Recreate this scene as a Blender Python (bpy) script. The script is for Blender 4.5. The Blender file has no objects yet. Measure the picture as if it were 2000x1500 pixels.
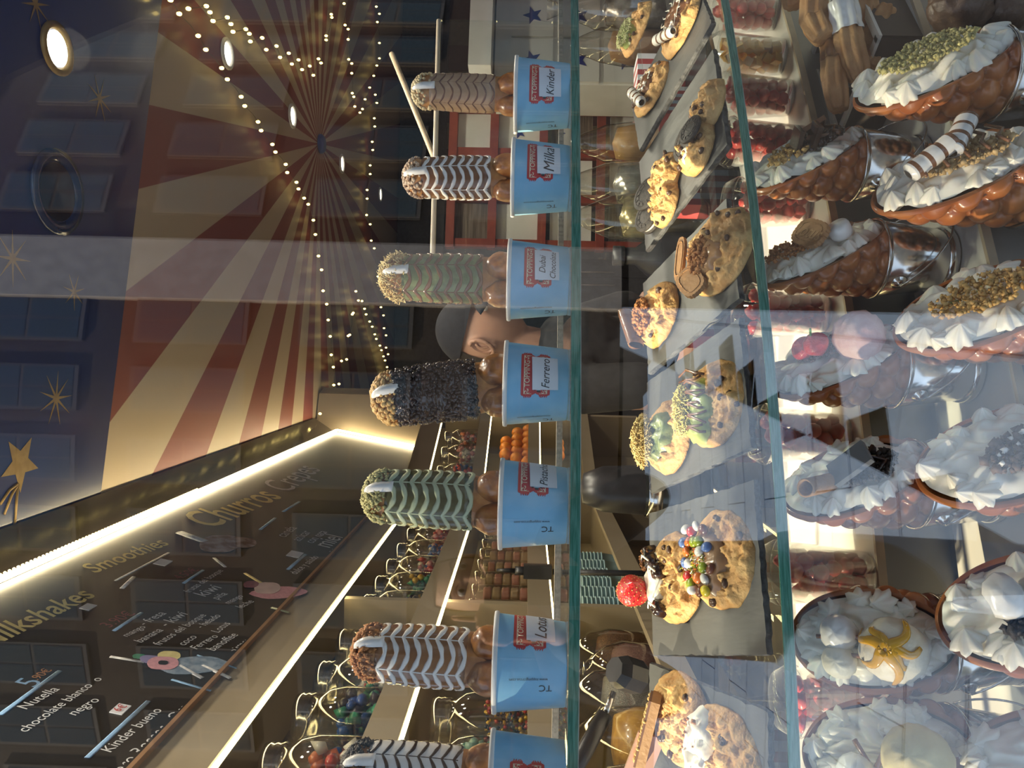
import bpy, math, random
from mathutils import Vector as V, Matrix, noise
sc = bpy.context.scene
C = sc.collection
rnd = random.Random(7)
PI = math.pi
EYE = 1.5

# ------------------------------------------------------------------ camera
FPX = 1500.0
_p, _r = math.radians(1.07), math.asin(.026)
CF = V((0, math.cos(_p), math.sin(_p)))
_R0, _U0 = V((1, 0, 0)), V((0, -math.sin(_p), math.cos(_p)))
CR = math.cos(_r) * _R0 + math.sin(_r) * _U0
CU = math.cos(_r) * _U0 - math.sin(_r) * _R0
cd = bpy.data.cameras.new('camera'); cam = bpy.data.objects.new('camera', cd); C.objects.link(cam)
cd.sensor_width = 36; cd.lens = 36 * FPX / 2000; cd.clip_start = .02; cd.clip_end = 200
m = Matrix.Identity(4)
for i in range(3):
    m[i][0] = -CU[i]; m[i][1] = CR[i]; m[i][2] = -CF[i]
m[2][3] = EYE
cam.matrix_world = m
sc.camera = cam

# ------------------------------------------------------------------ world, sun, exposure
w = bpy.data.worlds.new('sky'); sc.world = w; w.use_nodes = True
bgn = w.node_tree.nodes['Background']; bgn.inputs[0].default_value = (.62, .75, 1.0, 1); bgn.inputs[1].default_value = 1.2
sd = bpy.data.lights.new('sun', 'SUN'); sd.energy = 9.5; sd.color = (1, .80, .55); sd.angle = .012
so = bpy.data.objects.new('sun', sd); C.objects.link(so)
SUN = V((.84, .26, -.46))
so.rotation_euler = SUN.to_track_quat('-Z', 'Y').to_euler(); so.location = (-6, -2, 6)
sc.view_settings.view_transform = 'Standard'
try: sc.view_settings.look = 'None'
except Exception: pass
sc.view_settings.exposure = 0.45; sc.view_settings.gamma = 1.0; sc.view_settings.use_curve_mapping = False
sc.cycles.max_bounces = 9; sc.cycles.transparent_max_bounces = 40; sc.cycles.diffuse_bounces = 4
sc.cycles.glossy_bounces = 4; sc.cycles.caustics_reflective = False; sc.cycles.caustics_refractive = False
sc.cycles.sample_clamp_indirect = 4

# ------------------------------------------------------------------ pixel helpers (measured once to find real positions)
def ray(x, y):
    return CF + ((1500 - y - 750) * CR - (x - 1000) * CU) / FPX
def at(x, y, D):
    d = ray(x, y); q = d * (D / d.y); return V((q.x, q.y, q.z + EYE))
def atz(x, y, z):
    d = ray(x, y); q = d * (z / d.z); return V((q.x, q.y, q.z + EYE))
def onplane(x, y, p, n):
    d = ray(x, y); o = V((0, 0, EYE)); t = (V(p) - o).dot(n) / d.dot(n); return o + d * t

# ------------------------------------------------------------------ materials
MATS = {}
def mat(name, col, rough=.5, metal=0., col2=None, scale=20., bump=0., bscale=None, emit=0., coat=0., sss=0., lo=.4, hi=.6, detail=4, spec=.5, ecol=None, stretch=None):
    if name in MATS: return MATS[name]
    m = bpy.data.materials.new(name); m.use_nodes = True; nt = m.node_tree; N = nt.nodes; L = nt.links
    b = N['Principled BSDF']
    b.inputs['Roughness'].default_value = rough; b.inputs['Metallic'].default_value = metal
    b.inputs['Specular IOR Level'].default_value = spec
    b.inputs['Coat Weight'].default_value = coat; b.inputs['Coat Roughness'].default_value = .08
    if sss: b.inputs['Subsurface Weight'].default_value = sss; b.inputs['Subsurface Radius'].default_value = (.006, .003, .002); b.inputs['Subsurface Scale'].default_value = 1.0
    tc = N.new('ShaderNodeTexCoord'); src = tc.outputs['Object']
    if stretch:
        mp = N.new('ShaderNodeMapping'); mp.inputs['Scale'].default_value = stretch; L.new(src, mp.inputs[0]); src = mp.outputs[0]
    nz = N.new('ShaderNodeTexNoise'); nz.inputs['Scale'].default_value = scale; nz.inputs['Detail'].default_value = detail
    L.new(src, nz.inputs['Vector'])
    c2 = col2 if col2 else tuple(min(1, c * .86) for c in col)
    rp = N.new('ShaderNodeValToRGB'); rp.color_ramp.elements[0].position = lo; rp.color_ramp.elements[1].position = hi
    rp.color_ramp.elements[0].color = (*col, 1); rp.color_ramp.elements[1].color = (*c2, 1)
    L.new(nz.outputs['Fac'], rp.inputs[0]); L.new(rp.outputs[0], b.inputs['Base Color'])
    if bump:
        n2 = N.new('ShaderNodeTexNoise'); n2.inputs['Scale'].default_value = bscale or scale * 3; n2.inputs['Detail'].default_value = 3
        L.new(src, n2.inputs['Vector'])
        bp = N.new('ShaderNodeBump'); bp.inputs['Strength'].default_value = bump; bp.inputs['Distance'].default_value = .002
        L.new(n2.outputs['Fac'], bp.inputs['Height']); L.new(bp.outputs[0], b.inputs['Normal'])
    if emit:
        b.inputs['Emission Color'].default_value = (*(ecol or col), 1); b.inputs['Emission Strength'].default_value = emit
    MATS[name] = m; return m
def glass(name, tint=(1, 1, 1), r0=.06, rough=0., pw_=4.5):
    if name in MATS: return MATS[name]
    m = bpy.data.materials.new(name); m.use_nodes = True; nt = m.node_tree; N = nt.nodes; L = nt.links
    N.remove(N['Principled BSDF']); out = N['Material Output']
    t = N.new('ShaderNodeBsdfTransparent'); t.inputs[0].default_value = (*tint, 1)
    g = N.new('ShaderNodeBsdfGlossy'); g.inputs['Roughness'].default_value = rough; g.inputs[0].default_value = (1, 1, 1, 1)
    lw = N.new('ShaderNodeLayerWeight'); lw.inputs[0].default_value = .5
    pw = N.new('ShaderNodeMath'); pw.operation = 'POWER'; pw.inputs[1].default_value = pw_; L.new(lw.outputs['Facing'], pw.inputs[0])
    ma = N.new('ShaderNodeMath'); ma.operation = 'MULTIPLY_ADD'; ma.inputs[1].default_value = 1 - r0; ma.inputs[2].default_value = r0; ma.use_clamp = True
    L.new(pw.outputs[0], ma.inputs[0])
    mx = N.new('ShaderNodeMixShader'); L.new(ma.outputs[0], mx.inputs[0]); L.new(t.outputs[0], mx.inputs[1]); L.new(g.outputs[0], mx.inputs[2])
    L.new(mx.outputs[0], out.inputs[0]); MATS[name] = m; return m

M_white = mat('white paint', (.80, .78, .74), .5, col2=(.74, .72, .68), scale=6)
M_cream = mat('whipped cream', (.92, .88, .78), .38, col2=(.88, .82, .70), scale=30, sss=.15, bump=.15, bscale=120)
M_icing = mat('white icing', (.86, .84, .80), .22, col2=(.80, .77, .72), scale=40, coat=.4)
M_waffle = mat('golden waffle', (.56, .27, .075), .36, col2=(.40, .16, .04), scale=55, bump=.25, bscale=240, coat=.25, sss=.05)
M_ball = mat('baked golden dough', (.44, .18, .042), .30, col2=(.19, .06, .014), scale=70, bump=.35, bscale=160, coat=.4, lo=.35, hi=.70)
M_bubble = mat('bubble waffle', (.33, .095, .028), .30, col2=(.43, .15, .04), scale=25, coat=.3, bump=.08, bscale=300, sss=.05)
M_cookie = mat('baked cookie', (.72, .45, .18), .62, col2=(.50, .25, .08), scale=48, bump=.9, bscale=220, lo=.36, hi=.68)
M_chip = mat('chocolate chip', (.085, .04, .022), .4, scale=60)
M_choc = mat('milk chocolate', (.19, .085, .04), .24, col2=(.155, .066, .03), scale=40, coat=.35)
M_dark = mat('dark chocolate', (.035, .015, .010), .22, col2=(.020, .009, .006), scale=80, coat=.5)
M_black = mat('black cookie crumb', (.018, .014, .013), .6, col2=(.05, .04, .036), scale=200, bump=.4)
M_hazel = mat('hazelnut cream', (.45, .30, .185), .34, col2=(.38, .24, .14), scale=60, coat=.2, bump=.2)
M_brownline = mat('brown icing', (.16, .075, .05), .3, scale=60, coat=.3)
M_caramel = mat('caramel glaze', (.30, .135, .05), .2, col2=(.23, .095, .035), scale=50, coat=.5)
M_pista = mat('pistachio glaze', (.085, .085, .028), .25, col2=(.06, .06, .02), scale=50, coat=.4)
M_pistal = mat('pale pistachio icing', (.50, .55, .36), .28, col2=(.44, .5, .32), scale=60, coat=.3)
M_pistag = mat('green pistachio cream', (.22, .26, .10), .35, col2=(.11, .15, .055), scale=60, coat=.2, bump=.4)
M_pistag2 = mat('light green cream', (.38, .44, .13), .25, col2=(.33, .38, .10), scale=60, coat=.4)
M_crumbg = mat('pistachio crumb', (.46, .42, .17), .7, col2=(.36, .33, .14), scale=300)
M_crumb = mat('biscuit crumb', (.46, .20, .06), .7, col2=(.34, .13, .035), scale=200)
M_nut = mat('chopped nut', (.66, .43, .16), .5, col2=(.52, .30, .09), scale=150)
M_shred = mat('pastry threads', (.74, .60, .28), .55, col2=(.66, .48, .19), scale=90)
M_shredy = mat('yellow threads', (.76, .66, .22), .55, col2=(.70, .60, .18), scale=90)
M_biscuit = mat('caramel biscuit', (.40, .21, .085), .6, col2=(.34, .17, .065), scale=70, bump=.3)
M_slate = mat('slate', (.062, .062, .063), .5, col2=(.090, .090, .091), scale=9, bump=.5, bscale=60, stretch=(1, .3, 1))
M_slatee = mat('broken slate edge', (.03, .03, .033), .7, col2=(.10, .10, .105), scale=60, bump=1., bscale=160)
M_straw = mat('strawberry', (.62, .018, .02), .28, col2=(.74, .05, .04), scale=90, bump=.6, bscale=300, coat=.4)
M_strawl = mat('strawberry piece', (.60, .03, .035), .35, col2=(.74, .16, .13), scale=30, coat=.3)
M_mango = mat('mango cube', (.85, .42, .05), .35, col2=(.80, .52, .16), scale=30, coat=.2)
M_green = mat('green stem', (.16, .38, .10), .5)
M_steel = mat('polished steel', (.72, .70, .66), .16, 1., col2=(.66, .64, .60), scale=3)
M_wire = mat('steel wire', (.6, .59, .56), .25, 1.)
M_tub = mat('blue paper', (.22, .50, .74), .42, col2=(.33, .60, .79), scale=22, lo=.42, hi=.7, coat=.1)
M_rim = mat('white paper rim', (.80, .80, .78), .45)
M_red = mat('ticket red', (.52, .035, .035), .45, col2=(.47, .03, .03), scale=90)
M_tcream = mat('ticket cream print', (.80, .66, .46), .5)
M_card = mat('white card', (.74, .76, .80), .6, col2=(.70, .72, .77), scale=15)
M_ink = mat('black ink', (.02, .02, .025), .5)
M_inkblue = mat('emblem blue', (.35, .6, .72), .5)
M_black_p = mat('black plastic', (.012, .012, .014), .35, col2=(.02, .02, .024), scale=30)
M_tan = mat('beige laminate', (.30, .245, .165), .5, col2=(.275, .22, .145), scale=4)
M_tand = mat('beige cabinet lining', (.34, .275, .175), .55, col2=(.31, .25, .155), scale=4)
M_edge = mat('copper trim', (.48, .27, .14), .4, .3)
M_board = mat('chalkboard', (.012, .011, .010), .34, col2=(.018, .016, .014), scale=5)
M_led = mat('warm LED', (1, .80, .42), .4, emit=13, ecol=(1, .78, .36))
M_ledd = mat('bright LED', (1, .86, .58), .4, emit=26, ecol=(1, .80, .47))
M_bulb = mat('fairy bulb', (1, .85, .35), .3, emit=5, ecol=(1, .72, .22))
M_lamp = mat('lamp glow', (1, 1, .9), .3, emit=5, ecol=(1, .95, .78))
M_gold = mat('gold paint', (.40, .26, .085), .4, .3, col2=(.33, .21, .06), scale=30)
M_ygold = mat('yellow chalk', (.88, .74, .32), .6, col2=(.78, .64, .26), scale=60)
M_chalk = mat('white chalk', (.78, .78, .78), .7, col2=(.6, .6, .62), scale=90)
M_chalkb = mat('blue chalk', (.22, .38, .60), .7, scale=90)
M_chalkr = mat('red chalk', (.33, .12, .14), .7, col2=(.25, .1, .12), scale=90)
M_chalko = mat('orange chalk', (.42, .19, .07), .7, scale=90)
M_chalkp = mat('pink chalk', (.75, .36, .40), .7, scale=90)
G_pane = glass('window glass', (.97, .985, .98), .062)
G_shelf = glass('shelf glass', (.95, .98, .965), .03, 0., 7.)
G_jar = glass('jar plastic', (.93, .92, .88), .10, .05, 3.)
G_lid = glass('jar lid plastic', (.80, .79, .74), .22, .12, 2.5)
G_cup = glass('clear cup', (.95, .95, .95), .05, .03)
M_gedge = mat('green glass edge', (.035, .17, .12), .12, col2=(.09, .28, .22), scale=9, coat=.8, stretch=(4, 4, 60))
M_gedge2 = mat('pale glass edge', (.40, .46, .42), .2, scale=20)

# ------------------------------------------------------------------ mesh builder
class B:
    def __init__(s): s.v = []; s.f = []; s.m = []
    def add(s, vs, fs, mi=0):
        o = len(s.v); s.v += [tuple(q) for q in vs]; s.f += [tuple(i + o for i in f) for f in fs]; s.m += [mi] * len(fs); return s
    def box(s, c, d, R=None, mi=0):
        c = V(c); vs = []
        for z in (-.5, .5):
            for x, y in ((-.5, -.5), (.5, -.5), (.5, .5), (-.5, .5)):
                q = V((x * d[0], y * d[1], z * d[2])); vs.append(c + (R @ q if R else q))
        return s.add(vs, [(3, 2, 1, 0), (4, 5, 6, 7), (0, 1, 5, 4), (1, 2, 6, 5), (2, 3, 7, 6), (3, 0, 4, 7)], mi)
    def tube(s, pts, r, n=8, mi=0, flat=1., up=None, cap=True):
        pts = [V(q) for q in pts]; k = len(pts); vs = []
        for i, q in enumerate(pts):
            t = (pts[min(i + 1, k - 1)] - pts[max(i - 1, 0)])
            t = t.normalized() if t.length > 1e-9 else V((0, 0, 1))
            u = up[i] if isinstance(up, list) else (up or (V((0, 0, 1)) if abs(t.z) < .9 else V((1, 0, 0))))
            a = t.cross(u)
            a = a.normalized() if a.length > 1e-9 else t.orthogonal().normalized()
            b = a.cross(t)
            rr = r[i] if isinstance(r, (list, tuple)) else r
            for j in range(n):
                w = 2 * PI * j / n; vs.append(q + a * (rr * math.cos(w)) + b * (rr * flat * math.sin(w)))
        fs = [(i * n + j, i * n + (j + 1) % n, (i + 1) * n + (j + 1) % n, (i + 1) * n + j) for i in range(k - 1) for j in range(n)]
        if cap: fs += [tuple(range(n - 1, -1, -1)), tuple((k - 1) * n + j for j in range(n))]
        return s.add(vs, fs, mi)
    def lathe(s, prof, n=32, mi=0, c=(0, 0, 0), cap0=False, cap1=False, wob=None):
        c = V(c); vs = []
        for r, z in prof:
            for j in range(n):
                a = 2 * PI * j / n; rr = r * (1 + (wob(a, z) if wob else 0)); vs.append(c + V((rr * math.cos(a), rr * math.sin(a), z)))
        k = len(prof)
        fs = [(i * n + j, i * n + (j + 1) % n, (i + 1) * n + (j + 1) % n, (i + 1) * n + j) for i in range(k - 1) for j in range(n)]
        if cap0: fs.append(tuple(range(n - 1, -1, -1)))
        if cap1: fs.append(tuple((k - 1) * n + j for j in range(n)))
        return s.add(vs, fs, mi)
    def ball(s, c, r, nu=10, nv=7, mi=0, R=None, lump=0., ls=1., seed=0.):
        c = V(c); r = (r, r, r) if not isinstance(r, (tuple, list)) else r; vs = []
        def P(th, ph):
            q = V((math.sin(th) * math.cos(ph), math.sin(th) * math.sin(ph), math.cos(th)))
            k = 1 + (lump * noise.noise(q * ls + V((seed, seed * 1.7, 3.1))) if lump else 0)
            q = V((q.x * r[0], q.y * r[1], q.z * r[2])) * k
            return c + (R @ q if R else q)
        vs.append(P(0, 0))
        for i in range(1, nv):
            for j in range(nu): vs.append(P(PI * i / nv, 2 * PI * j / nu))
        vs.append(P(PI, 0)); e = len(vs) - 1; fs = []
        for j in range(nu):
            j2 = (j + 1) % nu
            fs.append((0, 1 + j, 1 + j2)); fs.append((e, e - nu + j2, e - nu + j))
            for i in range(nv - 2): fs.append((1 + i * nu + j, 1 + (i + 1) * nu + j, 1 + (i + 1) * nu + j2, 1 + i * nu + j2))
        return s.add(vs, fs, mi)
    def grid(s, fn, nu, nv, cu=False, mi=0):
        vs = [fn(i / nu if cu else i / (nu - 1), j / (nv - 1)) for j in range(nv) for i in range(nu)]
        fs = [(j * nu + i, j * nu + (i + 1) % nu, (j + 1) * nu + (i + 1) % nu, (j + 1) * nu + i) for j in range(nv - 1) for i in range(nu if cu else nu - 1)]
        return s.add(vs, fs, mi)
    def chip(s, c, r, mi=0, rr=None):
        rr = rr or rnd
        a, b = rr.uniform(0, 6.3), rr.uniform(-1, 1)
        q = Matrix.Rotation(a, 3, 'Z') @ Matrix.Rotation(b, 3, 'X')
        c = V(c); vs = []
        for p in ((1, 0, 0), (-1, 0, 0), (0, 1, 0), (0, -1, 0), (0, 0, 1), (0, 0, -1)):
            vs.append(c + q @ (V(p) * r * rr.uniform(.6, 1.25)))
        return s.add(vs, [(0, 2, 4), (2, 1, 4), (1, 3, 4), (3, 0, 4), (2, 0, 5), (1, 2, 5), (3, 1, 5), (0, 3, 5)], mi)
    def mesh(s, name):
        me = bpy.data.meshes.new(name); me.from_pydata(s.v, [], s.f); return me
    def obj(s, name, mats, parent=None, smooth=True, mw=None):
        me = s.mesh(name)
        ms = mats if isinstance(mats, (list, tuple)) else [mats]
        for q in ms: me.materials.append(q)
        if len(ms) > 1: me.polygons.foreach_set('material_index', s.m)
        if smooth: me.polygons.foreach_set('use_smooth', [True] * len(me.polygons))
        me.update()
        o = bpy.data.objects.new(name, me); C.objects.link(o)
        if parent: o.parent = parent
        if mw is not None: o.matrix_world = mw
        return o
def tag(o, label=None, cat=None, group=None, kind=None):
    if label: o['label'] = label
    if cat: o['category'] = cat
    if group: o['group'] = group
    if kind: o['kind'] = kind
    return o
def thing(name, label, cat, mw=None, group=None):
    o = bpy.data.objects.new(name, None); C.objects.link(o); o.empty_display_size = .02
    if mw is not None:
        if isinstance(mw, V): mw = Matrix.Translation(mw)
        o.matrix_world = mw
    return tag(o, label, cat, group)
def TR(loc, rz=0, rx=0, ry=0, s=1.):
    return Matrix.Translation(V(loc)) @ Matrix.Rotation(rz, 4, 'Z') @ Matrix.Rotation(rx, 4, 'X') @ Matrix.Rotation(ry, 4, 'Y') @ Matrix.Scale(s, 4)
def dup(root, mw, label=None, group=None):
    r = root.copy(); C.objects.link(r); r.matrix_world = mw
    if label: r['label'] = label
    if group: r['group'] = group
    for ch in root.children:
        c = ch.copy(); C.objects.link(c); c.parent = r
        for g in ch.children:
            d = g.copy(); C.objects.link(d); d.parent = c
    return r
def face_cam(p): return -math.atan2(p[0], p[1])
def tone(m, *a, **k): return m

# text -> flat mesh data (made before the scene is heavy)
TXT = {}
def text(s, size=1., shear=0., off=0., space=1.):
    k = (s, shear, off, space)
    if k not in TXT:
        cu = bpy.data.curves.new('t', 'FONT'); cu.body = s; cu.shear = shear; cu.offset = off; cu.space_character = space
        cu.resolution_u = 3; cu.fill_mode = 'BOTH'; cu.align_x = 'CENTER'; cu.align_y = 'CENTER'
        ob = bpy.data.objects.new('t', cu); C.objects.link(ob); dg = bpy.context.evaluated_depsgraph_get()
        me = bpy.data.meshes.new_from_object(ob.evaluated_get(dg))
        TXT[k] = ([tuple(v.co[:2]) for v in me.vertices], [tuple(p.vertices) for p in me.polygons])
        bpy.data.objects.remove(ob); bpy.data.curves.remove(cu); bpy.data.meshes.remove(me)
    v, f = TXT[k]
    return [(a * size, b * size) for a, b in v], f
for s_ in ('TOPPING', 'CIRCUS', 'www.toppingcircus.com'): text(s_)

# ================================================================== STRUCTURE
def Z(z): return EYE + z
def front(x):                       # plan curve of the display front (shelf edges)
    a = max(-.5, min(.8, x)); return .795 + .345 * a + .22 * a * a + (x - a) * (.345 + .44 * a)
def fpt(x, off):                    # point on a curve offset into the shop by off
    a = max(-.5, min(.8, x)); s = .345 + .44 * a; q = math.sqrt(1 + s * s)
    return (x - off * s / q, front(x) + off / q)
def strip(x0, x1, o0, o1, z0, z1, n=40, b=None, mi=0):
    b = b or B(); vs = []; fs = []
    for i in range(n + 1):
        x = x0 + (x1 - x0) * i / n; p, q = fpt(x, o0), fpt(x, o1)
        vs += [(p[0], p[1], z0), (p[0], p[1], z1), (q[0], q[1], z1), (q[0], q[1], z0)]
    for i in range(n):
        k = 4 * i
        for a, c in ((0, 1), (1, 2), (2, 3), (3, 0)): fs.append((k + a, k + 4 + a, k + 4 + c, k + c))
    fs += [(0, 1, 2, 3), (4 * n + 3, 4 * n + 2, 4 * n + 1, 4 * n)]
    return b.add(vs, fs, mi)
def slabpoly(pts, z0, z1):
    n = len(pts); b = B()
    return b.add([(x, y, z0) for x, y in pts] + [(x, y, z1) for x, y in pts],
                 [tuple(range(n - 1, -1, -1)), tuple(range(n, 2 * n))] + [(i, (i + 1) % n, n + (i + 1) % n, n + i) for i in range(n)])
def nodes_mat(name, rough):
    m = bpy.data.materials.new(name); m.use_nodes = True; nt = m.node_tree; b = nt.nodes['Principled BSDF']; b.inputs['Roughness'].default_value = rough
    return m, nt.nodes, nt.links, b
CEIL = 1.45; HUB = (1.6, 5.2)
# sunburst ceiling print: alternating cream and red rays around the hub
m_sun, N, L, b_ = nodes_mat('sunburst ceiling print', .45)
tc = N.new('ShaderNodeTexCoord'); sx = N.new('ShaderNodeSeparateXYZ'); L.new(tc.outputs['Object'], sx.inputs[0])
at2 = N.new('ShaderNodeMath'); at2.operation = 'ARCTAN2'; L.new(sx.outputs[0], at2.inputs[0]); L.new(sx.outputs[1], at2.inputs[1])
mul = N.new('ShaderNodeMath'); mul.operation = 'MULTIPLY_ADD'; mul.inputs[1].default_value = 26.0; mul.inputs[2].default_value = math.radians(355); L.new(at2.outputs[0], mul.inputs[0])
sn = N.new('ShaderNodeMath'); sn.operation = 'SINE'; L.new(mul.outputs[0], sn.inputs[0])
mk = N.new('ShaderNodeMath'); mk.operation = 'MULTIPLY_ADD'; mk.inputs[1].default_value = 30; mk.inputs[2].default_value = .5; mk.use_clamp = True; L.new(sn.outputs[0], mk.inputs[0])
nz = N.new('ShaderNodeTexNoise'); nz.inputs['Scale'].default_value = 1.3; L.new(tc.outputs['Object'], nz.inputs[0])
mx = N.new('ShaderNodeMix'); mx.data_type = 'RGBA'; mx.inputs[6].default_value = (.56, .45, .31, 1); mx.inputs[7].default_value = (.27, .066, .045, 1)
L.new(mk.outputs[0], mx.inputs[0]); L.new(mx.outputs[2], b_.inputs['Base Color'])
SUNMUL = mul
K0, K1 = (-1.2, 2.46), (4.6, 3.52)
o = slabpoly([(K0[0] - HUB[0], K0[1] - HUB[1]), (K1[0] - HUB[0], K1[1] - HUB[1]), (K1[0] - HUB[0], 8.4 - HUB[1]), (K0[0] - HUB[0], 8.4 - HUB[1])], 0, .1).obj('ceiling', m_sun, smooth=False)
o.location = (HUB[0], HUB[1], Z(CEIL)); tag(o, kind='structure')
M_blue = mat('night blue ceiling', (.012, .028, .115), .3, col2=(.016, .036, .14), scale=3, coat=.3)
o = slabpoly([(-3, .2), (4.6, .2), K1, K0, (-3, 2.3)], Z(CEIL) - .003, Z(CEIL) + .1).obj('ceiling_front', M_blue, smooth=False); tag(o, kind='structure'); ceil_front = o
M_floor = mat('dark floor', (.07, .05, .04), .4, col2=(.10, .075, .06), scale=4)
o = slabpoly([(-1.4, 1.0), (4.6, 1.45), (4.6, 8.4), (-1.4, 8.4)], -.04, 0).obj('floor', M_floor, smooth=False); tag(o, kind='structure')
M_wall = mat('dark wall', (.035, .028, .024), .5, col2=(.05, .04, .034), scale=3)
M_wallc = mat('cream wall', (.42, .35, .25), .5, col2=(.38, .31, .22), scale=3)
o = B().box((1.7, 8.42, 1.5), (6, .1, 3.1)).obj('wall_back', M_wall, smooth=False); tag(o, kind='structure')
o = B().box((4.62, 4.9, 1.5), (.1, 7.0, 3.1)).obj('wall_right', M_wall, smooth=False); tag(o, kind='structure')
LW = lambda D: -.74 + .0504 * D
LA = math.atan(.0504)
o = slabpoly([(LW(.95) - .42, .95), (LW(.95) - .36, .95), (LW(8.4) - .36, 8.4), (LW(8.4) - .42, 8.4)], 0, Z(CEIL) + .05).obj('wall_left', M_tan, smooth=False); tag(o, kind='structure')
# cream return wall above the corner cabinet
o = slabpoly([(-.47, 5.22), (-.10, 5.32), (-.06, 5.44), (-.9, 5.44), (-.9, 5.22)], Z(.62), Z(CEIL) - .01).obj('trim_1', M_wallc, smooth=False); tag(o, kind='structure')
# dark glossy soffit over the menu board
M_soff = mat('dark glossy soffit', (.03, .025, .02), .15, coat=.6)
o = B().add([(-.64 + .054 * D + s, D, z) for D in (.9, 5.22) for s, z in ((-.05, Z(1.30)), (.0, Z(1.30)), (.09, Z(CEIL) - .012), (-.05, Z(CEIL) - .012))],
            [(0, 1, 5, 4), (1, 2, 6, 5), (2, 3, 7, 6), (3, 0, 4, 7), (3, 2, 1, 0), (4, 5, 6, 7)]).obj('trim_2', M_soff, smooth=False); tag(o, kind='structure')

# curved shop window: one bent pane of glass
wb = B()
def gpt(u, off): q = fpt(-1.7 + 3.6 * u, off); return q
ZW0, ZW1 = .55, Z(CEIL) - .02
wb.grid(lambda u, v: (*gpt(u, -.168), ZW0 + (ZW1 - ZW0) * v), 121, 2); wb.grid(lambda u, v: (*gpt(1 - u, -.160), ZW0 + (ZW1 - ZW0) * v), 121, 2)
for z_ in (ZW0, ZW1): wb.grid(lambda u, v: (*gpt(u, -.168 + .008 * v), z_), 121, 2)
o = wb.obj('window_1', G_pane); tag(o, kind='structure')
# low wall under the window
o = strip(-1.7, 1.9, -.20, -.14, -.02, .55, 60).obj('wall_front', mat('stall riser', (.10, .16, .30), .5), smooth=False); tag(o, kind='structure')

# ---- stepped display base, white treads with wooden nosing and grey risers
M_tread = mat('white tread', (.70, .67, .60), .4, col2=(.64, .61, .55), scale=5)
M_nose = mat('pale wood nosing', (.55, .44, .30), .5, scale=30)
M_riser = mat('grey riser', (.21, .205, .20), .35, col2=(.25, .245, .235), scale=4)
db = thing('stepped_display_base', 'stepped display base with white treads and grey risers under the glass shelves', 'display', V((0, .9, 0)))
db.matrix_world = Matrix.Identity(4)
for (o0, o1, zt, zb) in ((.155, .46, -.409, -.50), (.0, .150, -.50, -.625), (-.135, -.005, -.625, -.95)):
    strip(-.62, 1.3, o0, o1, Z(zt) - .010, Z(zt), 50).obj('tread', M_tread, db, False)
    strip(-.62, 1.3, o0 - .005, o0, Z(zt) - .010, Z(zt), 50).obj('nosing', M_nose, db, False)
    strip(-.62, 1.3, o0 + .004, o0 + .012, Z(zb), Z(zt) - .0105, 50).obj('riser', M_riser, db, False)
strip(-.62, 1.3, -.13, .44, .0, Z(-.955), 50).obj('plinth', M_riser, db, False)
strip(-.62, 1.3, .30, .44, Z(-.955), Z(-.4195), 50).obj('back_panel', M_riser, db, False)

# ---- glass shelves
ZS1, ZS2 = -.0455, -.247
for zt, lab, bk in ((ZS1, 'upper curved glass shelf with green edge holding the row of blue tubs', .235), (ZS2, 'lower curved glass shelf with green edge holding the slates of cookies', .25)):
    sh = thing('glass_shelf', lab, 'shelf', V((0, 0, 0)), 'curved glass display shelves')
    strip(-.95, 1.15, .0022, bk, Z(zt) - .011, Z(zt), 70).obj('pane', G_shelf, sh, False)
    e = strip(-.95, 1.15, .0, .002, Z(zt) - .0105, Z(zt) - .0008, 70).obj('front_edge', M_gedge, sh, False); e['label'] = 'polished green glass edge'
    strip(-.95, 1.15, -.0002, .002, Z(zt) - .0112, Z(zt) - .0106, 70).obj('edge_bevel', M_gedge2, sh, False)
    if zt == ZS1: strip(-.95, 1.15, bk - .004, bk + .004, Z(zt) - .012, Z(zt) + .004, 70).obj('back_rail', mat('brushed rail', (.36, .33, .28), .5, .3, col2=(.25, .23, .2), scale=200), sh, False)
    for x in (-.93, 1.13):
        for of in (.02, bk - .02):
            p = fpt(x, of); B().lathe([(.006, Z(-.409) if zt == ZS2 else Z(ZS2) + .0005), (.006, Z(zt) - .0115)], 10, 0, (p[0], p[1], 0)).obj('support_post', M_steel, sh)

# ---- ceiling lamps, stars, hub
def downlight(p, r, lab, lit=True, ring=None):
    t = thing('downlight', lab, 'ceiling light', V(p), 'recessed ceiling spotlights')
    B().lathe([(r, .0), (r, -.008), (r * .82, -.012), (r * .72, -.004), (r * .70, .0)], 28).obj('trim_ring', ring or M_white, t)
    B().lathe([(r * .71, .0), (r * .66, .012), (r * .3, .022)], 24).obj('reflector', M_steel, t)
    B().lathe([(r * .68, -.0025), (r * .4, -.005), (.0001, -.006)], 24).obj('lens', M_lamp if lit else mat('dark lens', (.01, .012, .03), .15), t)
    if lit:
        ld = bpy.data.lights.new('downlight_beam', 'SPOT'); ld.energy = 48; ld.spot_size = 2.5; ld.spot_blend = .8; ld.color = (1, .88, .70); ld.shadow_soft_size = .06
        lo = bpy.data.objects.new('downlight_beam', ld); C.objects.link(lo); lo.parent = t; lo.location = (0, 0, -.03)
    return t
zc = Z(CEIL) - .004
downlight(atz(110, 95, CEIL - .004), .078, 'large lit spotlight with a gold ring in the blue ceiling', True, M_gold)
for (px, py), lab in zip(((443, 105), (570, 227), (667, 320), (742, 380)), ('lit spotlight in the striped ceiling, nearest the blue part', 'lit spotlight in the striped ceiling just before the hub', 'lit spotlight in the striped ceiling just behind the hub', 'lit spotlight in the striped ceiling farthest back')):
    downlight(atz(px, py, CEIL - .004), .072, lab)
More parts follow.
